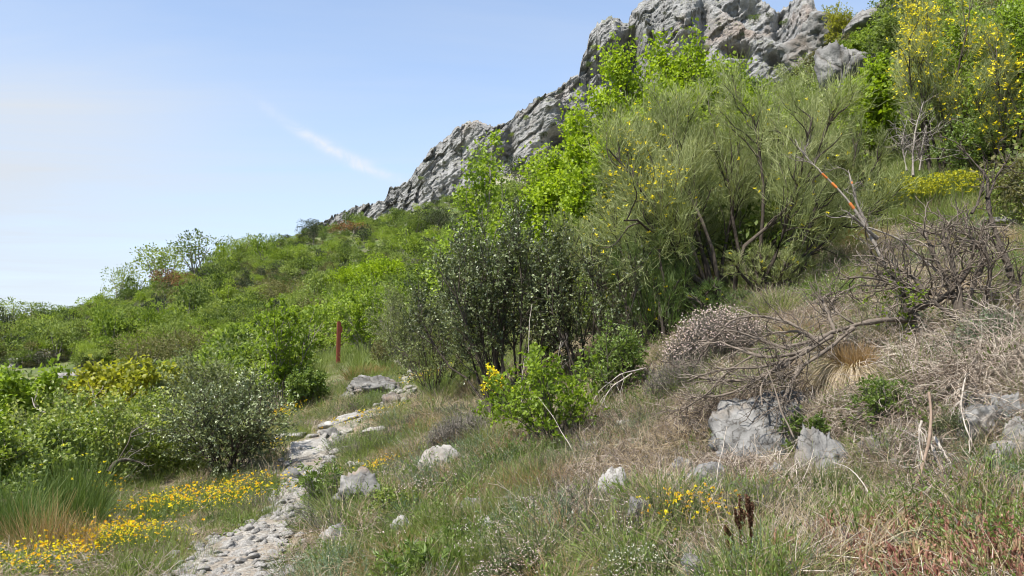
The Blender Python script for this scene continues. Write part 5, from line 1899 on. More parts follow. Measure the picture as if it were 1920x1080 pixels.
deadwood('dark dead bush with crooked bare stems above the right bank', 'dead_bush', [
    ([(1800, 612, 6.6), (1792, 560, 6.7), (1762, 500, 6.8), (1740, 450, 6.9), (1722, 430, 7.0)], 0.034, 0.010),
    ([(1800, 612, 6.6), (1800, 540, 6.7), (1775, 470, 6.8), (1765, 420, 6.9)], 0.031, 0.010),
    ([(1700, 585, 6.8), (1770, 562, 6.7), (1808, 520, 6.7), (1830, 470, 6.8), (1810, 410, 6.9)], 0.025, 0.010),
    ([(1808, 600, 6.6), (1822, 540, 6.7), (1850, 480, 6.8), (1820, 440, 6.9), (1780, 428, 7.0)], 0.025, 0.009),
    ([(1795, 600, 6.6), (1740, 560, 6.7), (1715, 520, 6.8), (1680, 505, 6.9)], 0.024, 0.009),
    ([(1815, 605, 6.6), (1850, 560, 6.6), (1858, 510, 6.7), (1845, 450, 6.8)], 0.024, 0.009),
    ([(1700, 590, 6.8), (1690, 530, 6.9), (1655, 500, 7.0), (1630, 470, 7.0)], 0.022, 0.009),
    ([(1785, 560, 6.7), (1700, 540, 6.8), (1640, 520, 6.9), (1600, 520, 7.0)], 0.017, 0.007),
], bark='bark_dark', tw_n=22, tw_l=.34, tw_r=.007, sub_n=4, up=.03, cat='dead bush')
deadwood('dark crooked dead stems arching at the right edge below the broom', 'dead_bush', [
    ([(1896, 520, 7.2), (1884, 470, 7.3), (1858, 420, 7.4), (1850, 380, 7.5), (1858, 340, 7.6), (1836, 310, 7.7), (1796, 272, 7.8)], 0.031, 0.010),
    ([(1893, 505, 7.2), (1868, 462, 7.3), (1842, 430, 7.3), (1812, 425, 7.4)], 0.020, 0.007),
    ([(1850, 372, 7.5), (1870, 330, 7.6), (1892, 290, 7.7)], 0.014, 0.006),
    ([(1822, 400, 7.4), (1845, 352, 7.5), (1842, 318, 7.6)], 0.014, 0.007),
    ([(1912, 600, 6.6), (1905, 555, 6.7), (1918, 500, 6.8)], 0.017, 0.007),
], tw_n=8, tw_l=.28, tw_r=.005, sub_n=3, up=.08, bark='bark_dark', twig='bark_dark', cat='dead bush')
deadwood('crooked brown stick standing against the bank above the red plants', 'standing_stick', [
    ([(1690, 985, 4.55), (1708, 930, 4.65), (1735, 860, 4.85), (1748, 800, 5.0), (1742, 738, 5.15)], .011, .009),
], bark='bark_brown', tw_n=0, cat='stick')
deadwood('thin bare stem leaning over the smooth bedrock face', 'leaning_stem', [
    ([(1488, 820, 5.5), (1462, 770, 5.6), (1452, 730, 5.7), (1440, 695, 5.8)], .007, .004),
], tw_n=3, tw_l=.12, sub_n=0, cat='stick')
deadwood('bleached root-like twigs hanging down the bank right of the standing stick', 'hanging_roots', [
    ([(1752, 820, 5.1), (1780, 870, 4.95), (1815, 905, 4.85), (1840, 925, 4.8)], .008, .003),
    ([(1740, 815, 5.1), (1760, 870, 4.95), (1790, 920, 4.8), (1820, 950, 4.7)], .006, .003),
    ([(1750, 840, 5.05), (1772, 890, 4.9), (1790, 910, 4.85)], .008, .003),
    ([(1728, 790, 5.15), (1722, 830, 5.0), (1730, 870, 4.9)], .007, .003),
    ([(1812, 700, 5.5), (1800, 760, 5.3), (1815, 810, 5.1), (1822, 830, 5.05)], .006, .003),
], bark='bark_pale', twig='bark_pale', tw_n=16, tw_l=.18, tw_r=.003, sub_n=2, up=-.06)
deadwood('pale bare twig arching over the grass right of the fresh-green sprouts', 'arching_twig', [
    ([(1185, 700, 8.0), (1150, 722, 7.9), (1128, 752, 7.8), (1152, 790, 7.7)], .006, .003),
    ([(1210, 690, 8.0), (1165, 700, 7.9), (1120, 735, 7.8), (1105, 762, 7.8)], .006, .003),
], bark='bark_pale', twig='bark_pale', tw_n=5, tw_l=.25, tw_r=.003, sub_n=1, up=-.04)
deadwood('long thin dry stalk leaning across the litter below the green sprouts', 'dry_stalk', [
    ([(1098, 900, 6.4), (1075, 850, 6.5), (1045, 792, 6.7), (1010, 745, 6.9)], .004, .002)], bark='bark_pale', tw_n=0, cat='stalk')
deadwood('upright thin dry stalk in front of the smooth bedrock face', 'dry_stalk', [
    ([(1338, 935, 5.1), (1345, 880, 5.2), (1358, 830, 5.3), (1362, 800, 5.4)], .004, .002)], bark='bark_pale', tw_n=0, cat='stalk')
deadwood('long pale stalk arching over the grass below the rosette plant', 'dry_stalk', [
    ([(1655, 1010, 4.3), (1640, 940, 4.6), (1600, 880, 4.8), (1560, 865, 5.0)], .004, .002)], bark='bark_pale', tw_n=0, cat='stalk')
deadwood('thin dry stalk rising through the red plants, right one', 'dry_stalk', [
    ([(1888, 1080, 3.6), (1893, 1020, 3.7), (1905, 960, 3.85), (1914, 920, 3.9)], .003, .0015)], bark='bark_pale', tw_n=0, cat='stalk')
deadwood('thin dry stalk rising through the red plants, left one', 'dry_stalk', [
    ([(1866, 1080, 3.6), (1860, 1030, 3.7), (1850, 975, 3.8)], .003, .0015)], bark='bark_pale', tw_n=0, cat='stalk')
deadwood('dark broken branch lying in the bramble on the left verge', 'fallen_branch', [
    ([(203, 885, 8.6), (222, 862, 8.7), (250, 862, 8.8), (275, 872, 8.8)], .025, .008), ([(222, 862, 8.7), (240, 832, 8.8), (250, 800, 9.0), (310, 808, 9.2)], .009, .003)],
    bark='bark_dark', twig='bark_grey', tw_n=5)
deadwood('bleached bare branch sticking out of the bramble on the left', 'dead_branch', [
    ([(130, 810, 9.6), (105, 780, 9.8), (62, 765, 10), (60, 745, 10.2)], .007, .004), ([(110, 795, 9.7), (80, 798, 9.8), (45, 798, 9.9)], .006, .003),
    ([(195, 790, 10.2), (180, 765, 10.3), (172, 735, 10.4)], .009, .005)], bark='bark_pale', twig='bark_pale', tw_n=4, tw_l=.2)
deadwood('thin pale upright stems in front of the dark glossy shrub', 'dead_plant', [
    ([(1000, 800, 7.9), (992, 720, 8.1), (990, 640, 8.3), (997, 570, 8.5)], .006, .002), ([(1030, 800, 7.9), (1040, 720, 8.0), (1052, 640, 8.2)], .005, .002),
    ([(985, 790, 7.9), (975, 730, 8.0), (985, 660, 8.2)], .005, .002)], bark='bark_pale', twig='bark_grey', tw_n=7, tw_l=.2, tw_r=.0025, up=.1)
deadwood('grey dead stems standing in front of the yellow spurge cushions', 'dead_plant', [
    ([(1712, 330, 12), (1712, 285, 12.2), (1716, 240, 12.4), (1732, 190, 12.6)], .02, .007), ([(1724, 320, 12), (1730, 270, 12.2), (1738, 235, 12.4)], .012, .005),
    ([(1700, 320, 12), (1690, 270, 12.2), (1700, 225, 12.4)], .012, .004)], bark='bark_grey', twig='bark_grey', tw_n=14, tw_l=.5, tw_r=.006, sub_n=4)

# ------------------------------------------------------------------ tufts, cushions and flower patches standing out in the foreground
rush('hanging straw tussock with a golden top on the bank edge', 1590, Yb(1590, 735), 668, 150, 11, 14, 'straw', 'straw_tussock', 'grass tuft')
_t = [o for o in COL.objects if o.get('label', '').startswith('hanging straw tussock')][0]
for c in list(_t.children):
    bpy.data.objects.remove(c)
_r = np.random.default_rng(900)
g = Geo()
n = 2600
a = _r.uniform(0, 6.28, n)
P0 = np.stack([np.cos(a) * .08 * np.sqrt(_r.uniform(0, 1, n)), np.sin(a) * .06, _r.uniform(-.02, .06, n)], -1)
D0 = unit(np.stack([np.cos(a) * .9, np.sin(a) * .9 - .25, _r.uniform(.1, 1.2, n)], -1))
S = grow(_r, P0, D0, _r.uniform(.22, .46, n), 8, .10, (0, 0, -.36))
ribbons(g, S, taper(n, 8, .004, .002), None, np.clip(_r.normal(.5, .22, n), 0, 1), _r)
link('blades', g.mesh('tussock_hanging', M['straw']), _t, kind='stuff')
_t.location.z += .17
_t.location.y -= .12
link('blades', tussock('tussock_top', _r, 900, .24, .09, M['rustgrass'], .0035, .06, .7), _t, kind='stuff').location = (0, 0, .05)



def twig_mat(label, px, Y, wpx, n, seed, mat='litter', ln=(.16, .4), lift=.06):
    """a thatch of dead twigs draped over the edge of the bank"""
    r_ = np.random.default_rng(950 + seed)
    o = gy(px, Y)
    w = ww(wpx, Y)
    t = thing('dead_twig_mat', label, 'dead twigs', (o[0], o[1], o[2]))
    g = Geo()
    X = r_.uniform(-.5, .5, n) * w
    Yy = r_.normal(size=n) * .14
    P0 = np.stack([X, Yy, H(o[0] + X, o[1] + Yy) - o[2] + r_.uniform(0, lift * 2, n)], -1)
    D0 = unit(np.stack([r_.normal(size=n) * .7, -r_.uniform(-.3, 1, n), r_.normal(size=n) * .45], -1))
    S = grow(r_, P0, D0, r_.uniform(*ln, n), 7, .22, (0, -.02, -.16))
    tubes(g, S, taper(n, 7, .0032, .0014), 3, np.clip(r_.normal(.5, .25, n), 0, 1))
    link('twigs', g.mesh('twig_mat', M[mat]), t, kind='stuff')


twig_mat('thick grey thatch of dead twigs hanging over the rocks at the right', 1850, 5.75, 210, 2300, 1)
twig_mat('brown-grey dead twig mat on the bank left of the hanging thatch', 1725, 5.8, 150, 1300, 2)
twig_mat('matted dead twigs below the straw tussock', 1610, 5.55, 190, 700, 3, ln=(.1, .26), lift=.02)
twig_mat('dry twig litter heaped under the fallen branches', 1400, 6.6, 230, 1600, 4, ln=(.12, .35))
twig_mat('dry straw and twigs spread over the bank above the upright white rock', 1240, 6.4, 240, 2200, 5, 'straw', (.1, .3), .03)
twig_mat('bleached twigs strewn on the bank foot right of the standing stick', 1810, 4.75, 170, 1500, 6, ln=(.1, .32), lift=.02)
twig_mat('dead twigs caught around the foot of the dead bush', 1760, 6.4, 260, 1500, 7, ln=(.15, .4))

rush('brown dry grass tuft under the dark shrub above the white angular rock', 880, Yb(880, 878), 812, 95, 12, 1100, 'straw', 'dry_grass_tuft', 'grass tuft', .0045, 1.0, droop=.2)
rush('orange-brown dry grass tuft at the right foot of the fresh sprouts', 1012, Yb(1012, 915), 832, 120, 13, 1400, 'rustgrass', 'dry_grass_tuft', 'grass tuft', .0045, 1.0, droop=.2)
rush('yellowish dry grass tuft left of the orange-brown one', 950, Yb(950, 905), 868, 110, 14, 900, 'rustgrass', 'dry_grass_tuft', 'grass tuft', .004, .9, droop=.1)
rush('olive-brown grass mound just behind the long path boulder', 695, 17.5, 672, 95, 15, 1100, 'rustgrass', 'dry_grass_tuft', 'grass tuft', .008, .8)
rush('soft green grass tussock at the bottom left under the yellow flowers', 255, Yb(255, 1082), 985, 190, 16, 2600, 'grass', 'grass_tussock', 'grass tuft', .004, .9, droop=.12)
rush('green grass tuft with bent blades left of the standing stick', 1600, Yb(1600, 980), 880, 150, 17, 900, 'grass', 'grass_tussock', 'grass tuft', .005, .95, droop=.12)
rush('green grass clump in front of the narrow upright rock', 1570, Yb(1570, 915), 830, 110, 18, 600, 'grass', 'grass_tussock', 'grass tuft', .004, .7)
rush('small olive grass tuft on the bedrock behind the yellow flowers', 1305, Yb(1305, 885), 838, 70, 19, 700, 'grass', 'grass_tussock', 'grass tuft', .004, .9)
rush('small bright grass tuft left of the upright white rock', 1085, Yb(1085, 935), 895, 60, 20, 350, 'grass', 'grass_tussock', 'grass tuft', .004, .7)
rush('feathery green tuft at the left end of the smooth bedrock', 1365, Yb(1365, 790), 735, 60, 21, 500, 'rush', 'green_tuft', 'plant', .004, .9)
rush('tall grass clump left of the tall herb on the path edge', 500, Yb(500, 970), 905, 70, 22, 500, 'grass', 'grass_tussock', 'grass tuft', .004, .7)
rush('brown and green rush tuft at the left picture edge', 35, Yb(35, 1010), 850, 150, 23, 2200, 'rush', 'rush_tuft', 'grass tuft', .004, .5)
rush('tall olive-brown dry grass between the rush clump and the picture edge', 85, Yb(85, 1030), 900, 150, 24, 1500, 'rustgrass', 'dry_grass_tuft', 'grass tuft', .0035, .5)

FLW = {}
for nm, mt, sz in (('yellow', 'yellow', .013), ('orange', 'orange', .013)):
    FLW[nm] = []
    for k in range(3):
        rg = np.random.default_rng(60 + k)
        p = rg.normal(size=(5, 3)) * A3(.005, .005, .003)
        FLW[nm].append(flowers_geo(rg, p, sz, 3).mesh(f'{nm}_flower_{k}', M[mt]))


def lotus(label, line, nst, nfl, h, width, seed, size=1.0):
    """a low mat along a ground line with separate golden flower heads standing above it"""
    rng = np.random.default_rng(600 + seed)
    pts = np.array([gp(*q) for q in line])
    o = pts[len(pts) // 2]
    t = thing('golden_flower_patch', label, 'flower patch', o)
    s = np.linspace(0, 1, len(pts))

    def place(n):
        u_ = rng.uniform(0, 1, n * 4)
        u_ = u_[perlin(np.stack([u_ * len(pts) * 2.2, u_ * 0 + seed * 7, u_ * 0], -1)) + rng.normal(size=n * 4) * .22 > -.02][:n]
        n = len(u_)
        x = np.interp(u_, s, pts[:, 0]) + rng.normal(size=n) * width * .45
        y = np.interp(u_, s, pts[:, 1]) + rng.normal(size=n) * width * .6
        return np.stack([x, y, H(x, y)], -1) - o
    P0 = place(nst)
    nst = len(P0)
    D0 = unit(rng.normal(size=(nst, 3)) * .4 + A3(0, 0, 1))
    S = grow(rng, P0, D0, h * rng.uniform(.5, 1.0, nst), 4, .2)
    g = Geo()
    ribbons(g, S, taper(nst, 4, .003, .002), None, rng.uniform(.2, .8, nst), rng)
    lp, ld = on_twigs(rng, S, 7, .1, 1)
    leaves(g, lp, ld, .017 * rng.uniform(.6, 1.4, len(lp)), .006, rng.uniform(.1, .9, len(lp)), .1, rng, .3)
    link('stalks', g.mesh('flower_stalks', M['herb']), t, kind='stuff')
    q = place(nfl * 2)
    q[:, 2] += h * rng.uniform(.5, 1.05, len(q))
    link('blossom', flowers_geo(rng, q, .007 * size, 4).mesh('small_blossoms', M['yellow']), t, kind='stuff')
    for q in place(nfl):
        f = link('flower', FLW['yellow' if rng.uniform() < .35 else 'orange'][rng.integers(3)], t)
        f.location = (q[0], q[1], q[2] + h * rng.uniform(.75, 1.15))
        f.rotation_euler = (rng.normal() * .4, rng.normal() * .4, rng.uniform(0, 6.28))
        k = rng.uniform(.42, .8) * size
        f.scale = (k, k, k)


lotus('golden flowers along the grass edge at the bottom left', [(30, 1085), (110, 1062), (180, 1030), (240, 1012), (320, 1030)], 1100, 290, .13, .28, 1, 1.2)
lotus('golden flowers on the verge left of the path, upper band', [(255, 985), (320, 960), (400, 945), (450, 935), (500, 940)], 1300, 270, .15, .46, 2, 1.3)
lotus('golden flower patch on the bank below the smooth bedrock', [(1235, 985), (1280, 990), (1330, 985), (1370, 980)], 800, 60, .15, .19, 3, 1.15)
lotus('few golden flowers in front of the dark green broom clump', [(175, 965), (200, 955), (225, 960)], 60, 16, .26, .15, 4, 1.1)
lotus('golden flowers at the left path edge below the bright upright shrub', [(515, 800), (530, 785), (555, 770)], 400, 70, .16, .35, 5, 1.7)
lotus('golden flowers on the grass right of the long path boulder', [(780, 720), (800, 715), (830, 705)], 300, 60, .14, .5, 6, 1.6)
lotus('golden flowers between the path ledges and the herb clump', [(685, 890), (700, 885), (730, 880)], 250, 45, .10, .22, 7, 1.2)
lotus('small golden flowers scattered in grass above the path slab', [(620, 800), (680, 790), (740, 770)], 150, 40, .09, .35, 8, 1.4)
lotus('golden flowers at the rim of the path below the round shiny shrub', [(490, 810), (515, 840), (520, 860)], 160, 30, .12, .2, 9, 1.4)

heads('pale pink and white thyme cushion at the bottom centre', 960, Yb(960, 1078), 1020, 120, 11, 330, 'pinkwhite', .006, 'thyme_cushion', 'thyme', 'flower patch')
heads('white-flowered thyme cushion at the bottom, left of the pale rounded stone', 1190, Yb(1190, 1075), 1010, 110, 12, 260, 'white', .006, 'thyme_cushion', 'thyme', 'flower patch')
heads('pinkish thyme cushion below the white angular rock', 790, Yb(790, 940), 890, 100, 13, 380, 'pinkwhite', .007, 'thyme_cushion', 'scrub_brown', 'flower patch')
heads('grey-pink thyme bush behind the fallen branches', 1335, Yb(1335, 668), 568, 125, 14, 1500, 'pinkwhite', .011, 'thyme_bush', 'scrub_grey', 'shrub')
heads('grey-brown dry thyme bush at the left end of the fallen branches', 1270, Yb(1270, 740), 655, 80, 15, 500, 'catkin', .007, 'thyme_bush', 'scrub_grey', 'shrub')
heads('dry brown heath bush above the brown grass tuft', 860, Yb(860, 838), 765, 85, 16, 800, 'catkin', .008, 'dry_bush', 'scrub_grey', 'shrub')
heads('grey woolly plant with upright spikes at the foot of the dead bush', 1850, Yb(1850, 650), 575, 130, 17, 800, 'catkin', .014, 'woolly_plant', 'bluegreen', 'plant')
heads('grey-green woolly spikes right of the straw tussock', 1790, Yb(1790, 672), 620, 120, 18, 500, 'catkin', .012, 'woolly_plant', 'bluegreen', 'plant')
leaf_shrub('fresh-green sprouts inside the dead bush', 1690, 6.9, 500, 110, 'spring', 41, name='leafy_sprout', bark='bark_grey', cat='plant', ll=.035, lw=.025, nleaf=4, nst=6, n1=5, n2=3, tilt=.6, r0=.004)
leaf_shrub('green rosette plant between the bedrock face and the upright rock', 1512, Yb(1512, 845), 765, 80, 'herb', 42, name='rosette_plant', bark='bark_dark', cat='plant', ll=.035, lw=.016, nleaf=6, nst=14, n1=4, n2=3, tilt=1.0, r0=.004)
leaf_shrub('olive-green cushion under the tilted block on the right', 1835, Yb(1835, 885), 828, 80, 'thyme', 43, name='cushion_plant', cat='plant', ll=.015, lw=.006, nleaf=14, nst=16, n1=6, n2=4, tilt=.95, r0=.003)
leaf_shrub('olive-green cushion left of the tilted block above the roots', 1785, Yb(1785, 830), 760, 70, 'thyme', 44, name='cushion_plant', cat='plant', ll=.015, lw=.006, nleaf=14, nst=16, n1=6, n2=4, tilt=.95, r0=.003)
leaf_shrub('grey-green feathery plant at the right edge below the rocks', 1890, Yb(1890, 915), 850, 80, 'bluegreen', 45, name='feathery_plant', cat='plant', ll=.016, lw=.005, nleaf=14, nst=16, n1=6, n2=4, tilt=.9, r0=.003)
leaf_shrub('leafy green herb right of the straw tussock', 1665, Yb(1665, 790), 700, 90, 'herb', 46, name='herb_clump', cat='plant', ll=.025, lw=.012, nleaf=8, nst=16, n1=5, n2=4, tilt=.8, r0=.003)

# brown dock stalks with seed heads
rng = np.random.default_rng(71)
for k, (px, Y, top, lb) in enumerate(((1388, 4.0, 935, 'tall brown seed stalk beside the golden flower patch'), (1372, 4.05, 968, 'shorter brown seed stalk left of the tall one'), (1402, 3.95, 925, 'slender brown seed stalk right of the tall one'))):
    h = hh(px, Y, top)
    t = thing('seed_stalk', lb, 'dried plant', here(px, Y))
    S = grow(rng, A3(0, 0, 0)[None], A3(rng.normal() * .12, 0, 1)[None], h, 8, .05)
    p, dd, _, _ = spawn(rng, S, 5, .5, .9, .25, .5)
    S1 = grow(rng, p, dd, h * .35 * rng.uniform(.6, 1, 5), 6, .06, (0, 0, .15))
    g = Geo()
    tubes(g, S, taper(1, 8, .004, .002), 5)
    tubes(g, S1, taper(5, 6, .002, .0012), 4)
    link('stalk', g.mesh('dock_stalk', M['dock'], True), t)
    gs = Geo()
    p1, d1 = on_twigs(rng, S1, 55, .15, 1, (.6, 1.3))
    p2, d2 = on_twigs(rng, S, 130, .55, 1, (.6, 1.3))
    p, dd = np.concatenate([p1, p2]), np.concatenate([d1, d2])
    leaves(gs, p, dd, .012, .010, rng.uniform(0, 1, len(p)), .3, rng, .2)
    link('seed_head', gs.mesh('dock_seed', M['dock']), t, kind='stuff')

# ------------------------------------------------------------------ ground cover
R5 = np.random.default_rng(99)


def flat_litter(name, rng, n, rad, mat, l0, l1, wd, zr=.03, curl=.25):
    g = Geo()
    a, rr = rng.uniform(0, 6.28, n), np.sqrt(rng.uniform(0, 1, n)) * rad
    P0 = np.stack([np.cos(a) * rr, np.sin(a) * rr, rng.uniform(-.01, zr, n)], -1)
    b = rng.uniform(0, 6.28, n)
    D0 = unit(np.stack([np.cos(b), np.sin(b), rng.normal(size=n) * .3], -1))
    S = grow(rng, P0, D0, rng.uniform(l0, l1, n), 4, curl)
    S[..., 2] = np.maximum(S[..., 2], -.015)
    tubes(g, S, taper(n, 4, wd * .5, wd * .3), 3, np.clip(rng.normal(.5, .25, n), 0, 1))
    return g.mesh(name, mat)


def herb_tuft(name, rng, n, h, rad, mat, ll, lw, nl=7, tilt=.7):
    g = Geo()
    a, rr = rng.uniform(0, 6.28, n), np.sqrt(rng.uniform(0, 1, n)) * rad
    P0 = np.stack([np.cos(a) * rr, np.sin(a) * rr, np.full(n, -.01)], -1)
    D0 = unit(np.stack([np.cos(a) * tilt * rr / rad, np.sin(a) * tilt * rr / rad, np.ones(n)], -1) + rng.normal(size=(n, 3)) * .2)
    S = grow(rng, P0, D0, h * rng.uniform(.5, 1.1, n), 4, .15)
    ribbons(g, S, taper(n, 4, .003, .002), None, rng.uniform(0, .6, n), rng)
    p, dd = on_twigs(rng, S, nl, .1, 1)
    leaves(g, p, dd, ll * rng.uniform(.6, 1.3, len(p)), lw, np.clip(rng.normal(.5, .25, len(p)), 0, 1), .15, rng, .35)
    return g.mesh(name, mat)


def bead_tuft(name, rng, n, h, rad, mat):
    """short fleshy stalks"""
    g = Geo()
    a, rr = rng.uniform(0, 6.28, n), np.sqrt(rng.uniform(0, 1, n)) * rad
    P0 = np.stack([np.cos(a) * rr, np.sin(a) * rr, np.full(n, -.01)], -1)
    D0 = unit(rng.normal(size=(n, 3)) * .35 + A3(0, 0, 1))
    S = grow(rng, P0, D0, h * rng.uniform(.5, 1.1, n), 4, .1)
    tubes(g, S, np.array([[.003, .0065, .007, .002]]) * rng.uniform(.8, 1.3, (n, 1)), 4, np.clip(rng.normal(.5, .3, n), 0, 1))
    p, dd = on_twigs(rng, S, 7, .2, 1)
    leaves(g, p, dd, .012, .009, np.clip(rng.normal(.5, .3, len(p)), 0, 1), .3, rng, .3)
    return g.mesh(name, mat)


def off_path(x, y, a=.95, b=1.25):
    return np.clip((path_dist(x, y) - a) / (b - a), 0, 1)


def on_edge(x, y):
    """grass also grows in patches on the upper path"""
    return np.maximum(off_path(x, y, .55, 1.15), (y > 8) * patch(x, y, 2.6, 77, -.08, .12))


def patch(x, y, s, o, lo=0.0, hi=.22):
    return np.clip((perlin(np.stack([x * s, y * s, x * 0 + o], -1)) - lo) / (hi - lo), 0, 1)


GREENZ = [(2200, 600, 260, 260, .6), (-250, 980, 200, 150, .7), (250, 980, 330, 90, .9), (760, 1030, 320, 80, 1.1), (650, 800, 250, 90, .6), (800, 690, 160, 50, .9), (1120, 1020, 260, 60, .8), (1480, 950, 120, 50, .5), (1610, 900, 120, 80, .9), (1640, 730, 70, 80, .6), (1560, 760, 90, 60, .35), (1250, 700, 120, 50, .3), (1330, 900, 90, 40, .35), (1500, 560, 250, 60, .35), (1400, 1040, 160, 60, .35), (1800, 400, 250, 120, .7), (1650, 690, 60, 70, .5), (100, 820, 300, 120, .8)]
DRYZ = [(2200, 850, 260, 260, .7), (-250, 980, 180, 100, .6), (1200, 840, 260, 110, 1.0), (1480, 700, 280, 120, .9), (1800, 720, 220, 110, .9), (950, 860, 150, 70, .6), (1500, 980, 260, 80, .7), (1800, 900, 160, 60, .7), (760, 760, 200, 60, .4), (1200, 620, 200, 80, .7), (1700, 520, 300, 80, .6)]
LITZ = [(2200, 850, 260, 260, .5), (1200, 880, 200, 100, .8), (1750, 740, 260, 130, 1.0), (1420, 860, 160, 90, .8), (1780, 910, 190, 60, 1.0), (1450, 700, 250, 80, .8), (1600, 520, 300, 90, .6), (1520, 1020, 180, 60, .6)]

def SED(px, py):
    return 1 - .85 * np.clip(blob(px, py, [(1820, 1040, 170, 50, 1.4)]), 0, 1)


gm = [tussock(f'green_tuft_{k}', R5, 60, h, .07, M['grass'], .0035, .10, .8, 4) for k, h in enumerate((.10, .15, .22, .16))]
dm = [tussock(f'dry_tuft_{k}', R5, 60, h, .08, M['straw'], .003, .16, 1.0, 4) for k, h in enumerate((.09, .14, .20, .13))]
lm = [flat_litter(f'litter_{k}', R5, 70, .17, M['litter'], .05, .22, .0042) for k in range(4)]
sm = [flat_litter(f'straw_litter_{k}', R5, 80, .17, M['straw'], .05, .2, .003, .03) for k in range(3)]
hm = [herb_tuft(f'herb_tuft_{k}', R5, 16, h, .07, M['herb'], .022, .009) for k, h in enumerate((.06, .10, .14))]
tm = [herb_tuft(f'thyme_tuft_{k}', R5, 26, h, .08, M['thyme'], .010, .004, 9, 1.0) for k, h in enumerate((.06, .09, .12))]
bm_ = [herb_tuft(f'grey_herb_tuft_{k}', R5, 24, h, .07, M['bluegreen'], .016, .004, 9, .9) for k, h in enumerate((.06, .09, .13))]
em = [bead_tuft(f'sedum_tuft_{k}', R5, 60, h, .08, M['sedum']) for k, h in enumerate((.06, .08, .10))]
cm = []
for k in range(2):
    g = Geo()
    n = 9
    a = R5.uniform(0, 6.28, n)
    P0 = np.stack([np.cos(a) * .05, np.sin(a) * .05, np.zeros(n)], -1)
    S = grow(R5, P0, unit(R5.normal(size=(n, 3)) * .25 + A3(0, 0, 1)), R5.uniform(.05, .12, n), 5, .1)
    tubes(g, S, np.array([[.002, .004, .009, .009, .002]]) * R5.uniform(.7, 1.1, (n, 1)), 5, R5.uniform(0, 1, n))
    cm.append(g.mesh(f'grey_spike_tuft_{k}', M['catkin']))

spread_on('green_grass', gm, R5, 26000, lambda px, py, x, y, r: on_edge(x, y) * np.clip(.05 + blob(px, py, GREENZ), 0, 1) * SED(px, py) * (.1 + .9 * patch(x, y, 1.7, 1)), 2.6, 26, .6, 1.15, .01, .5, .35)
spread_on('dry_grass', dm, R5, 24000, lambda px, py, x, y, r: off_path(x, y) * np.clip(.10 + .8 * blob(px, py, DRYZ), 0, 1) * SED(px, py) * (.1 + .9 * patch(x, y, 2.1, 7)), 2.6, 26, .6, 1.2, .01, .6, .35)
spread_on('twig_litter', lm, R5, 17000, lambda px, py, x, y, r: off_path(x, y) * np.clip(.06 + blob(px, py, LITZ), 0, 1) * (1 - .6 * (1 - SED(px, py))) * (.4 + .6 * patch(x, y, 1.9, 12)), 2.6, 14, .7, 1.3, .0, 1.0)
spread_on('straw_litter', sm, R5, 6000, lambda px, py, x, y, r: off_path(x, y, .8) * np.clip(.15 + .7 * blob(px, py, DRYZ), 0, 1), 2.6, 18, .7, 1.3, .0, 1.0)
spread_on('leafy_herbs', hm, R5, 15000, lambda px, py, x, y, r: off_path(x, y) * np.clip(.05 + .6 * blob(px, py, GREENZ), 0, 1) * patch(x, y, 2.6, 20, .0, .3), 2.6, 22, .7, 1.4, .01, .5, .4)
spread_on('thyme_cover', tm, R5, 16000, lambda px, py, x, y, r: off_path(x, y) * np.clip(.12 + blob(px, py, [(1050, 1010, 300, 80, .6), (1750, 660, 260, 60, .6), (1350, 820, 150, 70, .5), (1750, 860, 100, 60, .7), (1500, 620, 150, 50, .6), (720, 830, 200, 80, .6), (1650, 860, 140, 80, .7), (850, 780, 160, 80, .5)]), 0, 1) * patch(x, y, 2.2, 31, -.1, .2), 2.6, 22, .7, 1.5, .01, .6, .4)
spread_on('grey_green_herbs', bm_, R5, 12000, lambda px, py, x, y, r: off_path(x, y, .7) * np.clip(.08 + blob(px, py, [(760, 800, 160, 60, .7), (1080, 1000, 250, 50, .6), (1560, 1040, 200, 50, .5), (1850, 620, 160, 60, .6), (850, 720, 150, 60, .5)]), 0, 1) * patch(x, y, 2.9, 43, -.05, .25), 2.6, 20, .7, 1.4, .01, .6, .4)
spread_on('red_sedum', em, R5, 9000, lambda px, py, x, y, r: off_path(x, y) * np.clip(blob(px, py, [(1810, 1040, 190, 60, 1.6), (1640, 1010, 90, 40, .5), (1900, 990, 60, 50, .7)]), 0, 1) * (.35 + .65 * patch(x, y, 3.5, 55, -.2, .1)), 2.4, 6, .8, 1.4, .0, .8)
spread_on('grey_seed_spikes', cm, R5, 5000, lambda px, py, x, y, r: off_path(x, y) * np.clip(blob(px, py, [(1800, 670, 200, 40, .8), (1650, 880, 100, 50, .6), (1750, 1000, 160, 40, .5)]), 0, 1) * patch(x, y, 3, 61, -.1, .2), 2.6, 8, .7, 1.2, .0, .8)
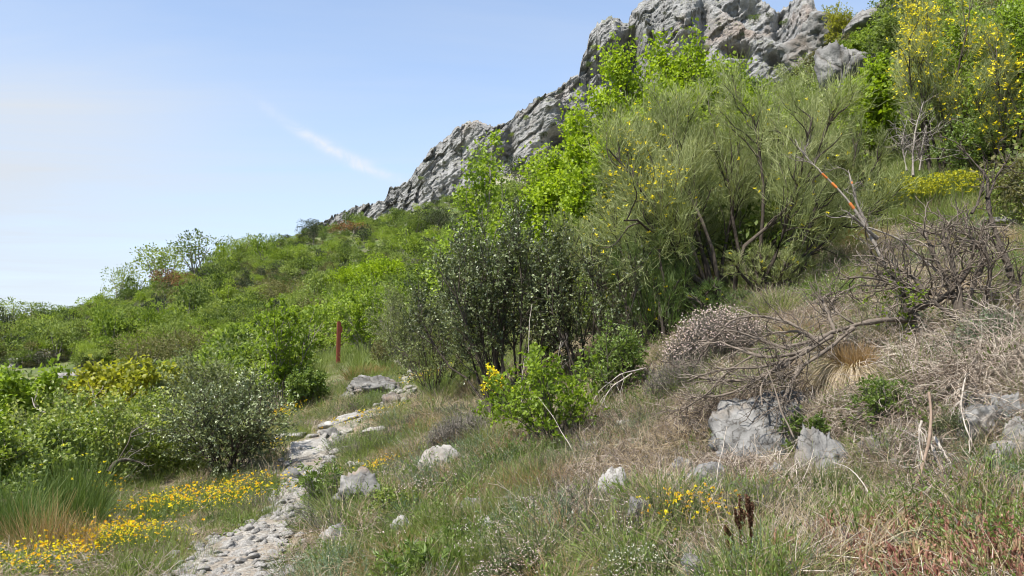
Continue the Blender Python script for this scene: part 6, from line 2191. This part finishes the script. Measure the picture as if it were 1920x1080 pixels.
# taller cushions give the bank its broken outline and its dark gaps
big = [herb_tuft('bank_cushion_green', R5, 90, .24, .16, M['herb'], .022, .008, 8, 1.0), herb_tuft('bank_cushion_thyme', R5, 120, .20, .17, M['thyme'], .012, .005, 10, 1.1),
       herb_tuft('bank_cushion_grey', R5, 100, .22, .16, M['bluegreen'], .018, .0045, 10, 1.0), tussock('bank_cushion_dry', R5, 260, .30, .12, M['straw'], .0035, .22, 1.1, 5),
       tussock('bank_cushion_grass', R5, 240, .28, .11, M['grass'], .0038, .12, .9, 5), herb_tuft('bank_cushion_bare', R5, 110, .20, .16, M['scrub_grey'], .02, .003, 10, 1.0),
       tussock('bank_cushion_rust', R5, 240, .22, .10, M['rustgrass'], .0035, .2, 1.1, 5)]
spread_on('bank_cushions', big, R5, 3400, lambda px, py, x, y, r: off_path(x, y, 1.1, 1.5) * (.35 + .65 * patch(x, y, 1.3, 88, -.1, .2)) * (px > 480) * np.where(py > 1010, .35, .8) * np.clip(1.15 - blob(px, py, [(1430, 800, 80, 50, 1.2), (1535, 860, 40, 50, 1.1), (1310, 920, 50, 30, 1), (1860, 800, 70, 60, 1.0), (1145, 920, 35, 35, 1.1)]), 0, 1), 3.2, 16, .45, 1.25, .02, .6, .2)
# thyme in flower
def flowering(name, rng, mat, n=26, h=.11, rad=.09):
    g = Geo()
    a, rr = rng.uniform(0, 6.28, n), np.sqrt(rng.uniform(0, 1, n)) * rad
    P0 = np.stack([np.cos(a) * rr, np.sin(a) * rr, np.full(n, -.01)], -1)
    S = grow(rng, P0, unit(rng.normal(size=(n, 3)) * .5 + A3(0, 0, 1)), h * rng.uniform(.5, 1.1, n), 4, .2)
    ribbons(g, S, taper(n, 4, .0025, .002), None, rng.uniform(0, .6, n), rng)
    p, dd = on_twigs(rng, S, 9, .1, 1)
    leaves(g, p, dd, .009, .0035, rng.uniform(.2, .9, len(p)), .1, rng, .3)
    k = rng.uniform(size=n) < .6
    f = flowers_geo(rng, np.repeat(S[k, -1], 2, 0) + rng.normal(size=(int(k.sum()) * 2, 3)) * .004, .0055, 4)
    return merged([('a', g.mesh(name + '_leaf', M['thyme'])), ('b', f.mesh(name + '_flower', M[mat]))], name)


fm = [flowering('pink_thyme_tuft', R5, 'pinkwhite'), flowering('white_thyme_tuft', R5, 'white'), flowering('pale_thyme_tuft', R5, 'pinkwhite', 20, .15)]
spread_on('flowering_thyme', fm, R5, 9000, lambda px, py, x, y, r: off_path(x, y) * np.clip(blob(px, py, [(970, 1030, 130, 50, .8), (1190, 1020, 110, 50, .8), (790, 900, 80, 35, .8), (1040, 1000, 90, 30, .4), (560, 1010, 30, 30, .3)]), 0, 1) * (.25 + .75 * patch(x, y, 4, 35, -.1, .2)), 2.6, 10, .6, 1.3, .0, .6)
# small stones bedded in the path and the bank
spread_on('gravel', SM, R5, 30000, lambda px, py, x, y, r: np.clip(1.25 - path_dist(x, y) * .72, 0, 1) * (y > 0) * np.where(r > 8.5, .3, 1) + .04 * (px > 850) * (r < 9), 2.6, 20, .02, .075, -.028, .8, .5)
# slope cover between the bushes on the right and behind the path
sg = [tussock(f'slope_tuft_{k}', R5, 60, h, .12, M['grass'], .008, .06, .8, 4) for k, h in enumerate((.25, .35))]
sh = [merged(far_bush(f'slope_scrub_{k}', R5, .8, 1.1, M[m_], 700, .06, .035, 7), f'slope_scrub_{k}') for k, m_ in enumerate(('scrub', 'scrub_brown', 'scrub_lime', 'greygreen', 'broom', 'scrub'))]
spread_on('slope_grass', sg, R5, 13000, lambda px, py, x, y, r: ((px > 760) | (r > 17)) * off_path(x, y, 1.5, 2.5) * .75 * ~((px > 600) & (px < 668) & (r < 22.5)) , 13, 80, .6, 1.2, .02, .3, .15)
spread_on('slope_scrub', sh, R5, 4200, lambda px, py, x, y, r: off_path(x, y, 1.6, 2.6) * np.clip((r - 11) / 5, 0, 1) * np.where(px > 1550, .55, .8) * (((px < 540) & (r > 17.5)) | ((px < 720) & (r > 30)) | ((px > 790) & ((px > 1100) | (r > 20)))) * ~((px > 1590) & (px < 1900) & (py > 290) & (py < 500)) * ~((px > 1510) & (px < 1700) & (py < 200) & (R5.uniform(size=len(px)) < .75)), 11, 60, .5, 1.5, .05, .2, .12)
